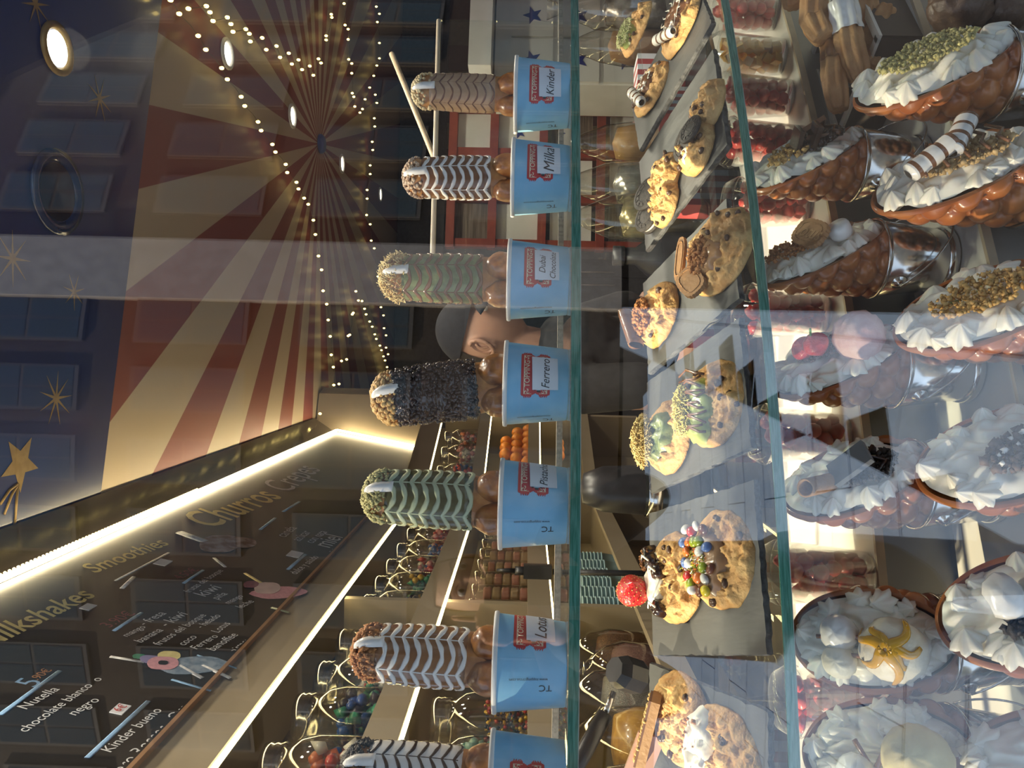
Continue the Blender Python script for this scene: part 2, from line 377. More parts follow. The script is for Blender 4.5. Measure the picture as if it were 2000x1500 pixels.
for q_, lb_ in (((-.30, 1.02), 'added unseen spotlight in the blue ceiling brightening the left of the display'), ((.42, 1.25), 'added unseen spotlight in the blue ceiling brightening the right of the display'), ((.95, 1.60), 'added unseen spotlight in the blue ceiling brightening the back counter')): downlight(V((q_[0], q_[1], zc)), .078, lb_, True, M_gold)  # extra lamps out of view, added to brighten the display and the worker
t = downlight(atz(112, 375, CEIL - .004), .13, 'large unlit dark round fixture in the blue ceiling', False, mat('blue ring', (.012, .03, .11), .2, coat=.5))
o = B().lathe([(.0001, -.03), (.05, -.03), (.065, -.015), (.065, 0)], 24).obj('ceiling_hub', mat('hub blue', (.02, .05, .22), .4)); o.location = (HUB[0], HUB[1], zc); tag(o, 'small blue hub at the centre of the striped sunburst ceiling', 'hub')
def starpoly(n, r1, r0): return [(math.sin(PI * i / n) * (r1 if i % 2 == 0 else r0), math.cos(PI * i / n) * (r1 if i % 2 == 0 else r0)) for i in range(2 * n)]
def flatpoly(pts, th=.0006):
    n = len(pts); b = B()
    return b.add([(0, 0, 0)] + [(x, y, 0) for x, y in pts] + [(x, y, th) for x, y in pts] + [(0, 0, th)],
                 [(0, 1 + (i + 1) % n, 1 + i) for i in range(n)] + [(2 * n + 1, n + 1 + i, n + 1 + (i + 1) % n) for i in range(n)] + [(1 + i, 1 + (i + 1) % n, n + 1 + (i + 1) % n, n + 1 + i) for i in range(n)])
for k, (px, py, r, kind) in enumerate(((195, 192, .075, 8), (110, 778, .085, 9), (25, 505, .08, 8), (145, 570, .06, 7), (70, 8, .07, 8), (40, 905, .085, 5))):
    p = atz(px, py, CEIL - .0045)
    pts = starpoly(kind, r, r * (.16 if kind > 5 else .42))
    o = flatpoly(pts).obj('painted_star', M_gold, ceil_front, False); o.location = p; o.rotation_euler = (0, 0, .3 + k)
    if kind == 5:
        for j, (qx, qy) in enumerate(((0, 985), (8, 1005), (28, 1030))):
            q = atz(qx, qy, CEIL - .0045); s0 = atz(35, 945, CEIL - .0045)
            B().tube([s0, s0.lerp(q, .5) + V((.01, 0, 0)), q], .004, 6).obj('painted_trail', M_gold, ceil_front)

# ---- fairy lights
M_cord = mat('thin clear cord', (.18, .14, .08), .4)
def fairy(lab, pts, dz=-.05, D=None):
    t = thing('fairy_light_string', lab, 'string lights', V((0, 0, 0)), 'warm fairy light strings')
    P = [at(x, y, D) if D else atz(x, y, CEIL + dz) for x, y in pts]
    Q = []
    for a, b in zip(P, P[1:]): Q += [a, a.lerp(b, .5) - V((0, 0, .012 * min(1, (a - b).length * 3)))]
    B().tube(Q + [P[-1]], .0015, 4).obj('cord', M_cord, t)
    me = None
    for q in P:
        if me is None:
            o = B().ball((0, 0, 0), (.0085, .0085, .011), 8, 6).obj('bulb', M_bulb, t); me = o
        else: o = me.copy(); C.objects.link(o)
        o.location = q
fairy('fairy light string running from the blue ceiling down the near side of the hub', [(333, 0), (350, 27), (387, 70), (402, 97), (433, 133), (444, 155), (471, 189), (478, 207), (504, 238), (510, 255), (532, 282), (538, 297), (558, 321), (561, 337), (579, 356), (583, 369), (594, 387), (602, 399), (612, 430), (616, 458), (622, 500), (628, 527), (631, 568), (638, 594), (641, 625), (645, 657), (647, 693), (651, 717), (652, 752), (651, 778), (642, 800)])
fairy('fairy light string along the ceiling edge above the menu board', [(625, 808), (613, 840), (595, 848), (572, 857), (549, 867), (522, 877), (493, 890), (457, 903), (418, 921), (375, 938), (322, 957), (259, 983), (190, 1012), (174, 1042), (83, 1082)], -.07)
fairy('fairy light string looping high over the stripes right of the hub', [(368, 17), (403, 12), (410, 24), (416, 41), (444, 34), (451, 47), (455, 62), (480, 57), (487, 66), (489, 81), (512, 74), (520, 97), (540, 90), (547, 112), (564, 104), (570, 125), (583, 117), (590, 136), (605, 129), (612, 147), (622, 115), (627, 123), (637, 70), (637, 78), (647, 28), (648, 34)])
fairy('fairy light string zigzagging on the far right of the striped ceiling', [(672, 7), (674, 49), (680, 57), (680, 77), (681, 116), (687, 124), (687, 143), (688, 182), (691, 189), (693, 208), (703, 220), (708, 213), (713, 194), (722, 171), (730, 148), (736, 128), (741, 114), (741, 84), (737, 43), (741, 27), (735, 13)])
fairy('fairy light string along the back edge of the striped ceiling', [(733, 185), (736, 201), (731, 231), (732, 247), (727, 277), (728, 293), (723, 323), (723, 340), (717, 371), (717, 388), (716, 420), (723, 438), (725, 470), (731, 485), (738, 540), (744, 600), (749, 616), (750, 641), (754, 655), (754, 679), (758, 692)])
fairy('fairy light string dropping diagonally toward the cream corner wall', [(695, 569), (700, 587), (707, 588), (712, 603), (715, 614), (722, 628), (727, 638), (732, 653), (735, 662), (742, 675), (745, 684), (749, 696), (752, 704), (756, 717), (760, 728)])
fairy('short fairy light string scattered between hub and cream corner wall', [(690, 611), (688, 614), (683, 654), (680, 656), (677, 702), (667, 705), (662, 750), (662, 794)])
fairy('fairy light string hanging along the striped back wall behind the first tub', [(947, 16), (949, 42), (952, 68), (956, 89), (957, 111), (959, 132), (962, 160), (975, 230), (978, 245), (978, 268), (980, 290), (985, 310)], D=8.24)

# ================================================================== MENU BOARD
BO = V((LW(1.33) + .01, 1.33, Z(.655)))
BU = V((.0504, 1, 0)).normalized(); BV = V((.112, 0, .625)); BV = (BV - BU * BV.dot(BU)); BH = BV.length; BV.normalize(); BN = BU.cross(BV).normalized()
bm = Matrix.Identity(4)
for i in range(3): bm[i][0] = BU[i]; bm[i][1] = BV[i]; bm[i][2] = BN[i]; bm[i][3] = BO[i]
board = thing('menu_board', 'long black chalkboard menu with coloured lettering and an LED border', 'menu board', bm)
bmi = bm.inverted()
BL0, BL1 = -.45, 3.88
B().box(((BL0 + BL1) / 2, BH / 2, -.015), (BL1 - BL0, BH, .03)).obj('panel', M_board, board, False)
B().box(((BL0 + BL1) / 2, -.004, -.012), (BL1 - BL0, .008, .036)).obj('bottom_trim', M_edge, board, False)
e = B().box(((BL0 + BL1) / 2, BH + .004, .010), (BL1 - BL0, .011, .012)).obj('led_strip', M_ledd, board, False); e['label'] = 'glowing warm LED strip'
B().box((BL1 + .004, BH / 2, .012), (.011, BH, .012)).obj('led_strip', M_ledd, board, False)
bead = None
for i in range(110):
    x = BL0 + .3 + i * .017
    if bead is None: bead = B().ball((0, 0, 0), .004, 6, 4).obj('led_bead', M_led, board); o = bead
    else: o = bead.copy(); C.objects.link(o)
    o.location = (x, BH + .018, .012)
def bl(x, y):
    q = bmi @ onplane(x, y, BO, BN); return V((q.x, q.y))
def btext(s, a, b, m, name='lettering', shear=0., off=0., hs=1.):
    A, E_ = bl(*a), bl(*b); d = E_ - A; vs, fs = text(s, 1., shear, off)
    x0 = min(v[0] for v in vs); x1 = max(v[0] for v in vs); k = d.length / (x1 - x0); u = d.normalized(); n = V((-u.y, u.x))
    mid = (A + E_) / 2; xm = (x0 + x1) / 2
    P = [mid + u * ((v[0] - xm) * k) + n * (v[1] * k * hs) for v in vs]
    fs = [f for f in fs if all(.006 < P[i].y < BH for i in f)]; used = sorted({i for f in fs for i in f}); mp_ = {i: k_ for k_, i in enumerate(used)}
    bb = B(); bb.add([(P[i].x, P[i].y, .0012) for i in used], [tuple(mp_[i] for i in f) for f in fs]); return bb.obj(name, m, board, False)
def bline(a, b, w, m, name='chalk_line'):
    A, E_ = bl(*a), bl(*b); return B().tube([(A.x, A.y, .001), (E_.x, E_.y, .001)], w, 6, flat=.15).obj(name, m, board)
def bell(c, rx, ry, m, rot=0., name='chalk_drawing', z=.001, n=20):
    q = bl(*c); o = flatpoly([(math.cos(2 * PI * i / n) * rx * (1 + .08 * math.sin(5 * i)), math.sin(2 * PI * i / n) * ry) for i in range(n)]).obj(name, m, board, False)
    o.location = (q.x, q.y, z); o.rotation_euler = (0, 0, rot); return o
for s_, a, b, m_, kw in (
    ('Milkshakes', (-48, 1262), (172, 1157), M_ygold, dict(shear=.35, off=.012, hs=1.15)), ('Smoothies', (170, 1115), (320, 1058), M_ygold, dict(shear=.35, off=.012, hs=1.1)),
    ('Churros', (386, 1022), (528, 963), M_ygold, dict(shear=.35, off=.012, hs=1.2)), ('Crepes', (540, 955), (606, 912), M_chalk, dict(shear=.3)),
    ('5', (50, 1340), (66, 1329), M_chalkb, dict(hs=1.)), ('.90\u20ac', (66, 1328), (95, 1308), M_chalko, {}),
    ('Nutella', (43, 1384), (109, 1345), M_chalk, {}), ('chocolate blanco  o', (42, 1429), (193, 1325), M_chalk, {}), ('negro', (139, 1396), (188, 1366), M_chalk, {}),
    ('Kinder bueno', (207, 1468), (309, 1386), M_chalk, {}), ('Ferrero Rocher - Oreo', (190, 1545), (371, 1371), M_chalk, {}), ('helado', (308, 1466), (358, 1421), M_chalk, {}),
    ('mango', (243, 1243), (280, 1224), M_chalk, {}), ('- fresa', (276, 1220), (318, 1197), M_chalk, {}), ('banana', (269, 1254), (313, 1230), M_chalk, {}), ('- kiwi', (318, 1222), (358, 1198), M_chalk, {}),
    ('frutos del bosque', (305, 1260), (397, 1201), M_chalk, {}), ('coco', (353, 1260), (379, 1243), M_chalk, {}), ('- helado', (388, 1226), (426, 1202), M_chalk, {}),
    ('Ferrero', (378, 1267), (421, 1242), M_chalk, {}), ('Lotus', (420, 1235), (444, 1217), M_chalk, {}), ('banoffee', (411, 1270), (459, 1239), M_chalk, {}), ('pistacho', (454, 1273), (490, 1245), M_chalk, {}),
    ('3.90\u20ac', (205, 1224), (256, 1197), M_chalkr, {}), ('4.50\u20ac', (345, 1130), (382, 1112), M_chalkr, {}), ('frutas del bosque', (364, 1157), (431, 1114), M_chalk, {}), ('kiwi', (390, 1163), (423, 1146), M_chalk, {}),
    ('pi\u00f1a', (419, 1170), (439, 1159), M_chalk, {}), ('mango', (442, 1179), (471, 1164), M_chalk, {}), ('leche', (466, 1187), (491, 1174), M_chalk, {}),
    ('dulce y salado', (572, 1121), (617, 1087), M_chalk, {}), ('chocolate', (647, 1081), (686, 1046), M_chalk, {}), ('con nata', (603, 1060), (632, 1038), M_chalk, {}), ('az\u00facar', (577, 1056), (600, 1038), M_chalk, {}), ('canela', (548, 1048), (572, 1030), M_chalk, {}), ('miel', (628, 1067), (655, 1047), M_chalk, {})):
    btext(s_, a, b, m_, **kw)
for a, b, w_ in (((0, 1397), (117, 1311), .005), ((170, 1481), (290, 1370), .005), ((222, 1233), (277, 1197), .005), ((358, 1140), (397, 1114), .005), ((562, 1113), (597, 1083), .006), ((508, 1035), (538, 1012), .006), ((553, 1000), (585, 980), .006)): bline(a, b, w_, M_chalkb)
bline((225, 1135), (330, 1080), .004, M_chalk); bline((238, 1150), (262, 1127), .006, M_chalk)
for c, m_, sx_ in (((318, 1099), M_card, .05), ((172, 1186), M_card, .035), ((576, 1083), M_card, .06), ((235, 1386), M_card, .035)):
    q = bl(*c); o = B().box((0, 0, .001), (sx_, sx_ * .7, .002)).obj('price_card', m_, board, False); o.location = (q.x, q.y, 0)
q = bl(235, 1386); btext('6\u20ac', (226, 1391), (243, 1380), M_red)
for o_ in board.children:
    if o_.name.startswith('lettering') and o_.data.materials[0] == M_red: o_.location.z = .002
# chalk drawing of a mug milkshake, a pink drink and a filled waffle
bell((378, 1300), .075, .040, mat('chalk glass', (.16, .22, .30), .7, col2=(.30, .36, .44), scale=40), -.9); bell((318, 1297), .032, .032, M_chalkp, z=.0022); bell((318, 1297), .010, .010, M_board, z=.0032); bell((330, 1282), .024, .024, M_ygold, z=.0016); bell((300, 1290), .02, .03, mat('chalk violet', (.3, .25, .45), .7), z=.0013)
bline((215, 1283), (282, 1294), .005, M_chalk, 'chalk_drawing'); bline((335, 1328), (412, 1350), .004, M_chalkb, 'chalk_drawing'); bline((385, 1280), (462, 1306), .003, M_chalkb, 'chalk_drawing'); bline((350, 1300), (395, 1325), .006, M_chalk, 'chalk_drawing'); bline((395, 1300), (450, 1325), .006, M_chalk, 'chalk_drawing'); bell((272, 1283), .012, .014, mat('chalk green', (.05, .25, .14), .7))
bell((545, 1158), .085, .042, M_chalkp, -.75); bell((522, 1150), .05, .035, mat('chalk pale pink', (.75, .55, .5), .7), z=.0024); bline((478, 1120), (525, 1148), .006, M_ygold, 'chalk_drawing'); bell((490, 1143), .03, .02, M_chalkr, z=.0026); bline((530, 1187), (565, 1197), .006, M_pistal, 'chalk_drawing')
bell((430, 1062), .10, .060, mat('chalk beige', (.50, .40, .36), .8, col2=(.26, .15, .10), scale=22), .1); bell((470, 1060), .06, .05, mat('chalk beige', (0, 0, 0)), z=.0016); bline((350, 1040), (400, 1058), .018, M_chalk, 'chalk_drawing'); bline((418, 1090), (440, 1108), .006, M_chalk, 'chalk_drawing')

# ================================================================== WALL CABINETS
def cabinet(name, lab, P0, P1, depth, parts, zb=-.80):
    d = V((P1[0] - P0[0], P1[1] - P0[1], 0)); Ln = d.length; d.normalize(); n = V((-d.y, d.x, 0))
    mw = Matrix.Identity(4)
    for i in range(3): mw[i][0] = d[i]; mw[i][1] = n[i]; mw[i][2] = (0, 0, 1)[i]; mw[i][3] = (P0[0], P0[1], 0)[i]
    t = thing(name, lab, 'cabinet', mw)
    h = Ln / 2
    B().box((h, depth - .008, Z(-.10)), (Ln, .016, 1.40)).obj('back_panel', M_tand, t, False)
    B().box((h, .012, Z(.592)), (Ln, .024, .122)).obj('fascia', M_tan, t, False)
    B().box((h, depth / 2, Z(.625)), (Ln, depth - .05, .016)).obj('top_panel', M_tan, t, False)
    for zl in (.222, -.088, -.40):
        B().box((h, .010, Z(zl + .034)), (Ln, .020, .068)).obj('fascia', M_tan, t, False)
        B().box((h, depth / 2 + .004, Z(zl + .022)), (Ln, depth - .036, .016)).obj('shelf_board', M_tan, t, False)
    for zl in (.528, .219, -.091):
        e = B().box((h, .012, Z(zl)), (Ln, .009, .006)).obj('led_strip', M_led, t, False); e['label'] = 'glowing warm LED strip'
    for q in parts:
        B().box((q, depth / 2 + .012, Z(-.10)), (.026, depth - .03, 1.25)).obj('partition', M_tan, t, False)
    B().box((h, depth / 2, .34), (Ln, depth - .02, .68)).obj('base_unit', M_tan, t, False)
    return t, mw
cab, CM = cabinet('display_cabinet', 'long beige wall cabinet with lit shelves of candy jars below the menu board', (LW(1.02), 1.02), (LW(4.18), 4.18), .34, (.02, 1.27, 3.15))
cab2, CM2 = cabinet('corner_cabinet', 'beige corner cabinet with beaded LED shelves of jars and oranges at the back', (LW(4.22), 4.22), (-.03, 5.30), .34, (.02, .86))
# jars
def jar_body():
    b = B(); b.lathe([(.0001, .002), (.055, .002), (.066, .012), (.069, .05), (.069, .14), (.064, .175), (.05, .198), (.046, .208), (.046, .214)], 28); return b
def jar_lid():
    b = B(); b.lathe([(.050, .206), (.051, .208), (.0535, .212), (.051, .219), (.0535, .225), (.051, .232), (.0535, .238), (.051, .247), (.0495, .252), (.0001, .253)], 28); return b
def candies(cols, n, seed, r=.011, top=.12):
    rr = random.Random(seed); b = B()
    for i in range(n):
        a = rr.uniform(0, 2 * PI); q = .054 * math.sqrt(rr.uniform(.1, 1)); z = .012 + (top - .012) * rr.random()
        k = rr.randrange(len(cols)); s = r * rr.uniform(.8, 1.25)
        if rr.random() < .5: b.ball((q * math.cos(a), q * math.sin(a), z), (s, s * .8, s * .7), 7, 5, k, Matrix.Rotation(rr.uniform(0, 3), 3, 'X'))
        else: b.chip((q * math.cos(a), q * math.sin(a), z), s * 1.15, k, rr)
    return b
def cm(name, c): return mat('candy ' + name, c, .3, coat=.3)
JB, JL = jar_body(), jar_lid(); jb0 = jl0 = None
def jar(mw, lab, cols, n=80, r=.011, top=.13, seed=1, group='clear candy jars'):
    global jb0, jl0
    t = thing('candy_jar', lab, 'jar', mw, group)
    if jb0 is None: jb0 = JB.obj('jar_body', G_jar, t); jl0 = JL.obj('lid', G_lid, t)
    else:
        for q in (jb0, jl0): o = q.copy(); C.objects.link(o); o.parent = t
    o = candies(cols, n, seed, r, top).obj('candies', cols, t); tag(o, kind='stuff')
    return t
teal, lteal = cm('teal', (.10, .33, .30)), cm('pale teal', (.30, .50, .44))
cblue, cred, cpink, corg, cgrn, cwht, cdk, cyel = cm('blue', (.03, .10, .38)), cm('red', (.50, .05, .04)), cm('pink', (.70, .30, .30)), cm('orange', (.62, .16, .05)), cm('green', (.05, .28, .16)), cm('white', (.70, .68, .62)), cm('dark', (.03, .03, .05)), cm('yellow', (.75, .48, .06))
def cabp(M_, x, y, z): return M_ @ Matrix.Translation((x, y, Z(z)))
zt1, zt2 = .253, -.057
for x, lab, cols, s in ((.30, 'candy jar with red and orange wrapped sweets, nearest on the top shelf', (corg, cred, cblue), 1), (.50, 'second candy jar from the front on the top shelf, with red packets', (cred, corg, cblue, cwht), 2), (.72, 'candy jar of dark green and navy packets, third on the top shelf', (cgrn, cdk, cblue), 3), (.90, 'candy jar with green and red wrappers beside the striped packets', (cgrn, cred, cwht), 4), (1.12, 'candy jar of red, blue and white striped sticks next to the partition', (cred, cblue, cwht, cwht), 5)):
    jar(cabp(CM, x, .12, zt1), lab, cols, 60, .017, .15, s)
for x, lab, cols, s, n_, r_ in ((.32, 'candy jar with orange and blue sweets on the lower shelf behind the last tub', (corg, cblue, cwht), 11, 60, .016), (.52, 'candy jar full of pale teal heart sweets', (teal, lteal, lteal), 12, 150, .0125), (.72, 'candy jar of tiny multicoloured sprinkles', (cdk, cred, cyel, cdk), 13, 260, .006), (1.05, 'candy jar with red and blue diamond wrappers below the striped sticks', (cred, cblue, cwht), 14, 60, .015)):
    jar(cabp(CM, x, .12, zt2), lab, cols, n_, r_, .17 if s == 12 else .13, s)
for i, (x, lab, cols) in enumerate(((1.42, 'candy jar of navy sweets just past the partition on the top shelf', (cdk, cblue)), (1.62, 'candy jar of green sweets past the partition', (teal, cgrn, cyel)), (1.83, 'candy jar of red, white and pink mixed sweets past the partition', (cred, cwht, cpink)), (2.06, 'candy jar of pink and blue sweets in the middle of the far top shelf', (cpink, cblue, cwht)), (2.32, 'candy jar of red gums toward the far end of the top shelf', (cred, cpink)), (2.6, 'candy jar of yellow sweets near the far end of the top shelf', (cyel, corg)), (2.88, 'farthest candy jar on the top shelf, with orange sweets', (corg, cyel)))):
    jar(cabp(CM, x, .12, zt1), lab, cols, 70, .014, .13, 30 + i)
for i, (x, lab, cols) in enumerate(((.20, 'candy jar of blue sweets in the corner cabinet, nearest', (cblue, cred)), (.42, 'candy jar of pink sweets in the corner cabinet', (cpink, cwht)), (.62, 'candy jar of peach coloured gums in the corner cabinet', (cpink, corg, cwht)), (1.0, 'candy jar of red and green gums in the corner cabinet, farthest right', (cred, cpink, cred, cgrn)))):
    jar(cabp(CM2, x, .10, zt1), lab, cols, 70, .015, .15, 50 + i)
# clear tubes of stacked pink macaroons
for i in range(8):
    t = thing('macaroon_tube', ('first', 'second', 'third', 'fourth', 'fifth', 'sixth', 'seventh', 'eighth')[i] + ' clear tube of pink and tan macaroons past the partition on the middle shelf', 'tube', cabp(CM, 1.40 + i * .15, .10, zt2), 'clear tubes of macaroons')
    B().lathe([(.036, .0), (.036, .20), (.0365, .20), (.0365, .225), (.0001, .226)], 24).obj('tube_wall', G_jar, t)
    for k in range(6):
        B().lathe([(.0001, 0), (.026, .001), (.030, .008), (.027, .016), (.029, .022), (.024, .028), (.0001, .029)], 16).obj('macaroon', (cm('pink shell', (.50, .22, .17)), cm('tan shell', (.42, .29, .17)))[(k + i) % 2], t).location = (0, 0, .002 + k * .0305)
# nested pale blue tubs on the bottom shelf
def tub_profile(): return [(.034, 0), (.0345, .002), (.044, .066), (.0465, .066), (.047, .0685), (.0465, .071), (.0435, .071), (.0335, .004), (.0001, .004)]
M_tubp = mat('pale blue paper', (.34, .50, .56), .55, col2=(.30, .46, .52), scale=20)
tub0 = None
ORD = ('first', 'second', 'third', 'fourth', 'fifth', 'sixth', 'seventh', 'eighth', 'ninth')
for s in range(6):
    for k in range(9 if s != 2 else 8):
        mw = cabp(CM, 1.38 + s * .105, .085, -.3699) @ Matrix.Translation((0, 0, .0135 * k))
        if tub0 is None:
            tub0 = B().lathe(tub_profile(), 24).obj('paper_tub', [M_tubp]); tub0.matrix_world = mw
            tag(tub0, 'first pale blue tub from the bottom of the first nested stack past the partition', 'tub', 'nested pale blue tubs')
        else: o = tub0.copy(); C.objects.link(o); o.matrix_world = mw; tag(o, label=ORD[k] + ' pale blue tub from the bottom of the ' + ORD[s] + ' nested stack past the partition')
# patterned teal sweet tins
for i, (x, r) in enumerate(((1.37, .03), (1.45, .028))):
    pass
# bags of toppings in the near bottom compartment
def bag(mw, lab, m_in, w_=.085, h=.17, seed=3, grains=True):
    rr = random.Random(seed); t = thing('topping_bag', lab, 'bag', mw, 'clear bags of toppings')
    b = B(); b.lathe([(.0001, 0), (w_ * .75, 0), (w_, .02), (w_ * 1.02, h * .5), (w_ * .9, h * .72), (w_ * .5, h * .9), (w_ * .22, h), (w_ * .5, h * 1.12)], 26, wob=lambda a, z: .12 * noise.noise(V((a * 1.3, z * 18, seed))))
    b.obj('clear_film', G_jar, t)
    b = B(); b.lathe([(.0001, .003), (w_ * .72, .003), (w_ * .94, .02), (w_ * .95, h * .45), (w_ * .75, h * .62), (.0001, h * .66)], 26, wob=lambda a, z: .10 * noise.noise(V((a * 1.3, z * 18, seed))))
    o = b.obj('filling', m_in, t); tag(o, kind='stuff')
    B().tube([(w_ * .27 * math.cos(a * .7), w_ * .27 * math.sin(a * .7), h) for a in range(10)], .003, 6).obj('twist_tie', M_wire, t)
zt3 = -.369
bag(cabp(CM, 1.13, .13, zt3), 'clear bag of dark chocolate sprinkles beside the partition', mat('choc sprinkles', (.08, .035, .015), .4, col2=(.20, .10, .04), scale=300, bump=1, bscale=500), .08, .24, 1)
bag(cabp(CM, .98, .10, zt3), 'clear bag of pinkish brown granules on the bottom shelf', mat('pink granules', (.16, .08, .07), .6, col2=(.26, .15, .13), scale=400, bump=.8, bscale=500), .07, .2, 2)
bag(cabp(CM, .82, .11, zt3), 'clear bag of silver grey granules', mat('silver granules', (.14, .14, .14), .35, .4, col2=(.30, .30, .29), scale=500, bump=.8, bscale=600), .08, .26, 4)
bag(cabp(CM, .60, .10, zt3), 'clear bag of golden yellow sweets', mat('yellow sweets', (.42, .22, .03), .3, col2=(.55, .32, .05), scale=40, bump=.6, bscale=80, coat=.3), .085, .26, 5)
bag(cabp(CM, .36, .10, zt3), 'clear crumpled bag at the near end of the bottom shelf', mat('brown sweets', (.14, .10, .06), .35, col2=(.22, .16, .09), scale=30, coat=.3), .09, .28, 6)
# oranges
M_orange = mat('orange peel', (.78, .28, .025), .4, col2=(.66, .20, .015), scale=12, bump=.25, bscale=120)
zor = Z(-.0575); om = None
base = CM2 @ V((.60, .11, 0)); dirx = (CM2.to_3x3() @ V((1, 0, 0)))
k = 0
for lvl, row in enumerate(((-.25, -.17, -.09, -.01, .07, .15), (-.21, -.13, -.05, .03, .11), (-.17, -.09, -.01))):
    for x in row:
        p = CM2 @ V((.62 + x, .10, zor + .0385 + lvl * .068))
        if om is None: om = B().ball((0, 0, 0), .038, 16, 10, lump=.03, ls=2).obj('orange', M_orange); o = om
        else: o = om.copy(); C.objects.link(o)
        for_k = k; k += 1
        o.matrix_world = Matrix.Translation(p) @ Matrix.Rotation(k * 1.3, 4, 'X') @ Matrix.Rotation(k, 4, 'Z')
        tag(o, 'ripe orange, ' + ORD[row.index(x)] + ' from the left in the ' + ('bottom', 'middle', 'top')[lvl] + ' row of the orange pile', 'orange', 'oranges piled on the corner cabinet shelf')
# small black scanner clamped in front of the macaroon tubes
t = thing('barcode_scanner', 'small black handheld scanner standing before the macaroon tubes', 'scanner', at(1050, 1116, 2.05) + V((0, 0, -.03)))
B().box((0, 0, .03), (.035, .03, .075)).obj('body', M_black_p, t, False); B().tube([(0, 0, .06), (0, 0, .09)], .012, 8).obj('neck', M_black_p, t); B().tube([(0, 0, .09), (0, 0, .14)], [.007, .004], 8).obj('antenna', M_black_p, t); B().tube([(0, 0, -.01), (-.0, 0.02, -.40)], .008, 8).obj('stand_rod', M_black_p, t)

# ================================================================== STREET (seen as reflections in the window)
M_grout = mat('dark joint', (.05, .05, .055), .8)
M_paver = mat('pale paving stone', (.42, .58, .84), .7, col2=(.36, .52, .78), scale=6, bump=.2, bscale=80)
M_asph = mat('asphalt', (.035, .035, .038), .85, col2=(.05, .05, .052), scale=40)
kd = V((.70, -.714, 0)).normalized(); kp = V((.30, .30, 0)); kn = V((-kd.y, kd.x, 0))   # kerb line and its road side normal
o = slabpoly([(-9, .52), (-9, -16), (kp.x + kd.x * 22, kp.y + kd.y * 22), (kp.x + kd.x * .0, kp.y + kd.y * .0), (-1.6, .45)], -.14, -.060).obj('pavement', M_grout, smooth=False); tag(o, kind='structure'); pav = o
o = slabpoly([(kp.x, kp.y), (kp.x + kd.x * 22, kp.y + kd.y * 22), (24, -14), (24, 2.2), (2.0, 1.0)], -.16, -.12).obj('road', M_asph, smooth=False); tag(o, kind='structure')
ks = thing('kerb', 'line of pale kerb stones along the road, reflected in the window', 'kerb', V((0, 0, 0)))
for i in range(14):
    c = kp + kd * (.5 + i * 1.0) + kn * -.0; R3 = Matrix.Rotation(math.atan2(kd.y, kd.x), 3, 'Z')
    B().box((c.x, c.y, -.075), (.985, .16, .13), R3).obj('kerb_stone', M_paver, ks, False)
    c2 = c - kn * .46; B().box((c2.x, c2.y, -.030), (.985, .74, .06), R3).obj('border_slab', M_paver, ks, False)
tile = None; cnt = 0
ta = math.radians(20); cs, sn_ = math.cos(ta), math.sin(ta)
for j in range(-40, 40):
    for i in range(-30, 30):
        if cnt >= 290: break
        lx, ly = (i + (j % 2) * .5) * .86, j * .43
        x, y = lx * cs - ly * sn_, lx * sn_ + ly * cs
        if y > .1 or y < -8 or x < -1.6 or math.hypot(x, y) > 8.5: continue
        if (V((x, y, 0)) - kp).dot(kn) > -.62: continue
        if tile is None: tile = B().box((0, 0, 0), (.848, .418, .06)).obj('paving_stone', M_paver, pav, False); o = tile
        else: o = tile.copy(); C.objects.link(o)
        o.location = (x, y, -.030); o.rotation_euler = (0, 0, ta); cnt += 1
fm = Matrix.Translation((6.0, -9.5, 0)) @ Matrix.Rotation(math.radians(32), 4, 'Z')
fac = thing('street_building', 'dark brick building with rows of windows across the street, reflected in the glass', 'building', fm)
M_brick = mat('dark facade', (.045, .032, .026), .8, col2=(.06, .045, .036), scale=8)
M_stone = mat('grey stone pilaster', (.40, .38, .36), .7, col2=(.34, .32, .30), scale=5)
M_fwin = mat('window pane', (.05, .075, .09), .12, spec=.35); M_frame = mat('window frame', (.10, .09, .08), .5)
B().box((0, -.5, 8.6), (44, 1, 17.2)).obj('wall', M_brick, fac, False)
B().box((0, .08, 17.3), (44.4, 1.4, .3)).obj('cornice', M_stone, fac, False)
for x in (3.6,): B().box((x, .12, 8.6), (1.5, .24, 17.2)).obj('pilaster', M_stone, fac, False)
for fz in range(5):
    for ix in range(-9, 10):
        x = ix * 1.64 + .7
        if abs(x - 3.6) < 1.15: continue
        w_ = B(); w_.box((x, .03, 1.6 + fz * 2.7), (1.06, .10, 1.86)); f_ = w_.obj('window', M_frame, fac, False)
        for sx_ in (-1, 1):
            for sz in (-1, 1): B().box((x + sx_ * .245, .075, 1.6 + fz * 2.7 + sz * .44), (.43, .03, .82)).obj('window_pane', M_fwin, f_, False)

# ================================================================== BACK OF THE SHOP
M_redw = mat('red painted wood', (.30, .055, .03), .5, col2=(.24, .04, .025), scale=12)
M_khaki = mat('khaki stripe', (.12, .095, .045), .6); M_maroon = mat('maroon stripe', (.06, .010, .010), .6)
t = thing('striped_wall_panel', 'dark maroon and khaki striped panel on the back wall, right side', 'panel', V((3.6, 8.3, 0)))
for i in range(12):
    B().box((-1.5 + i * .28, 0, 1.3), (.28, .04, 2.6)).obj('stripe_board', (M_khaki, M_maroon)[i % 2], t, False)
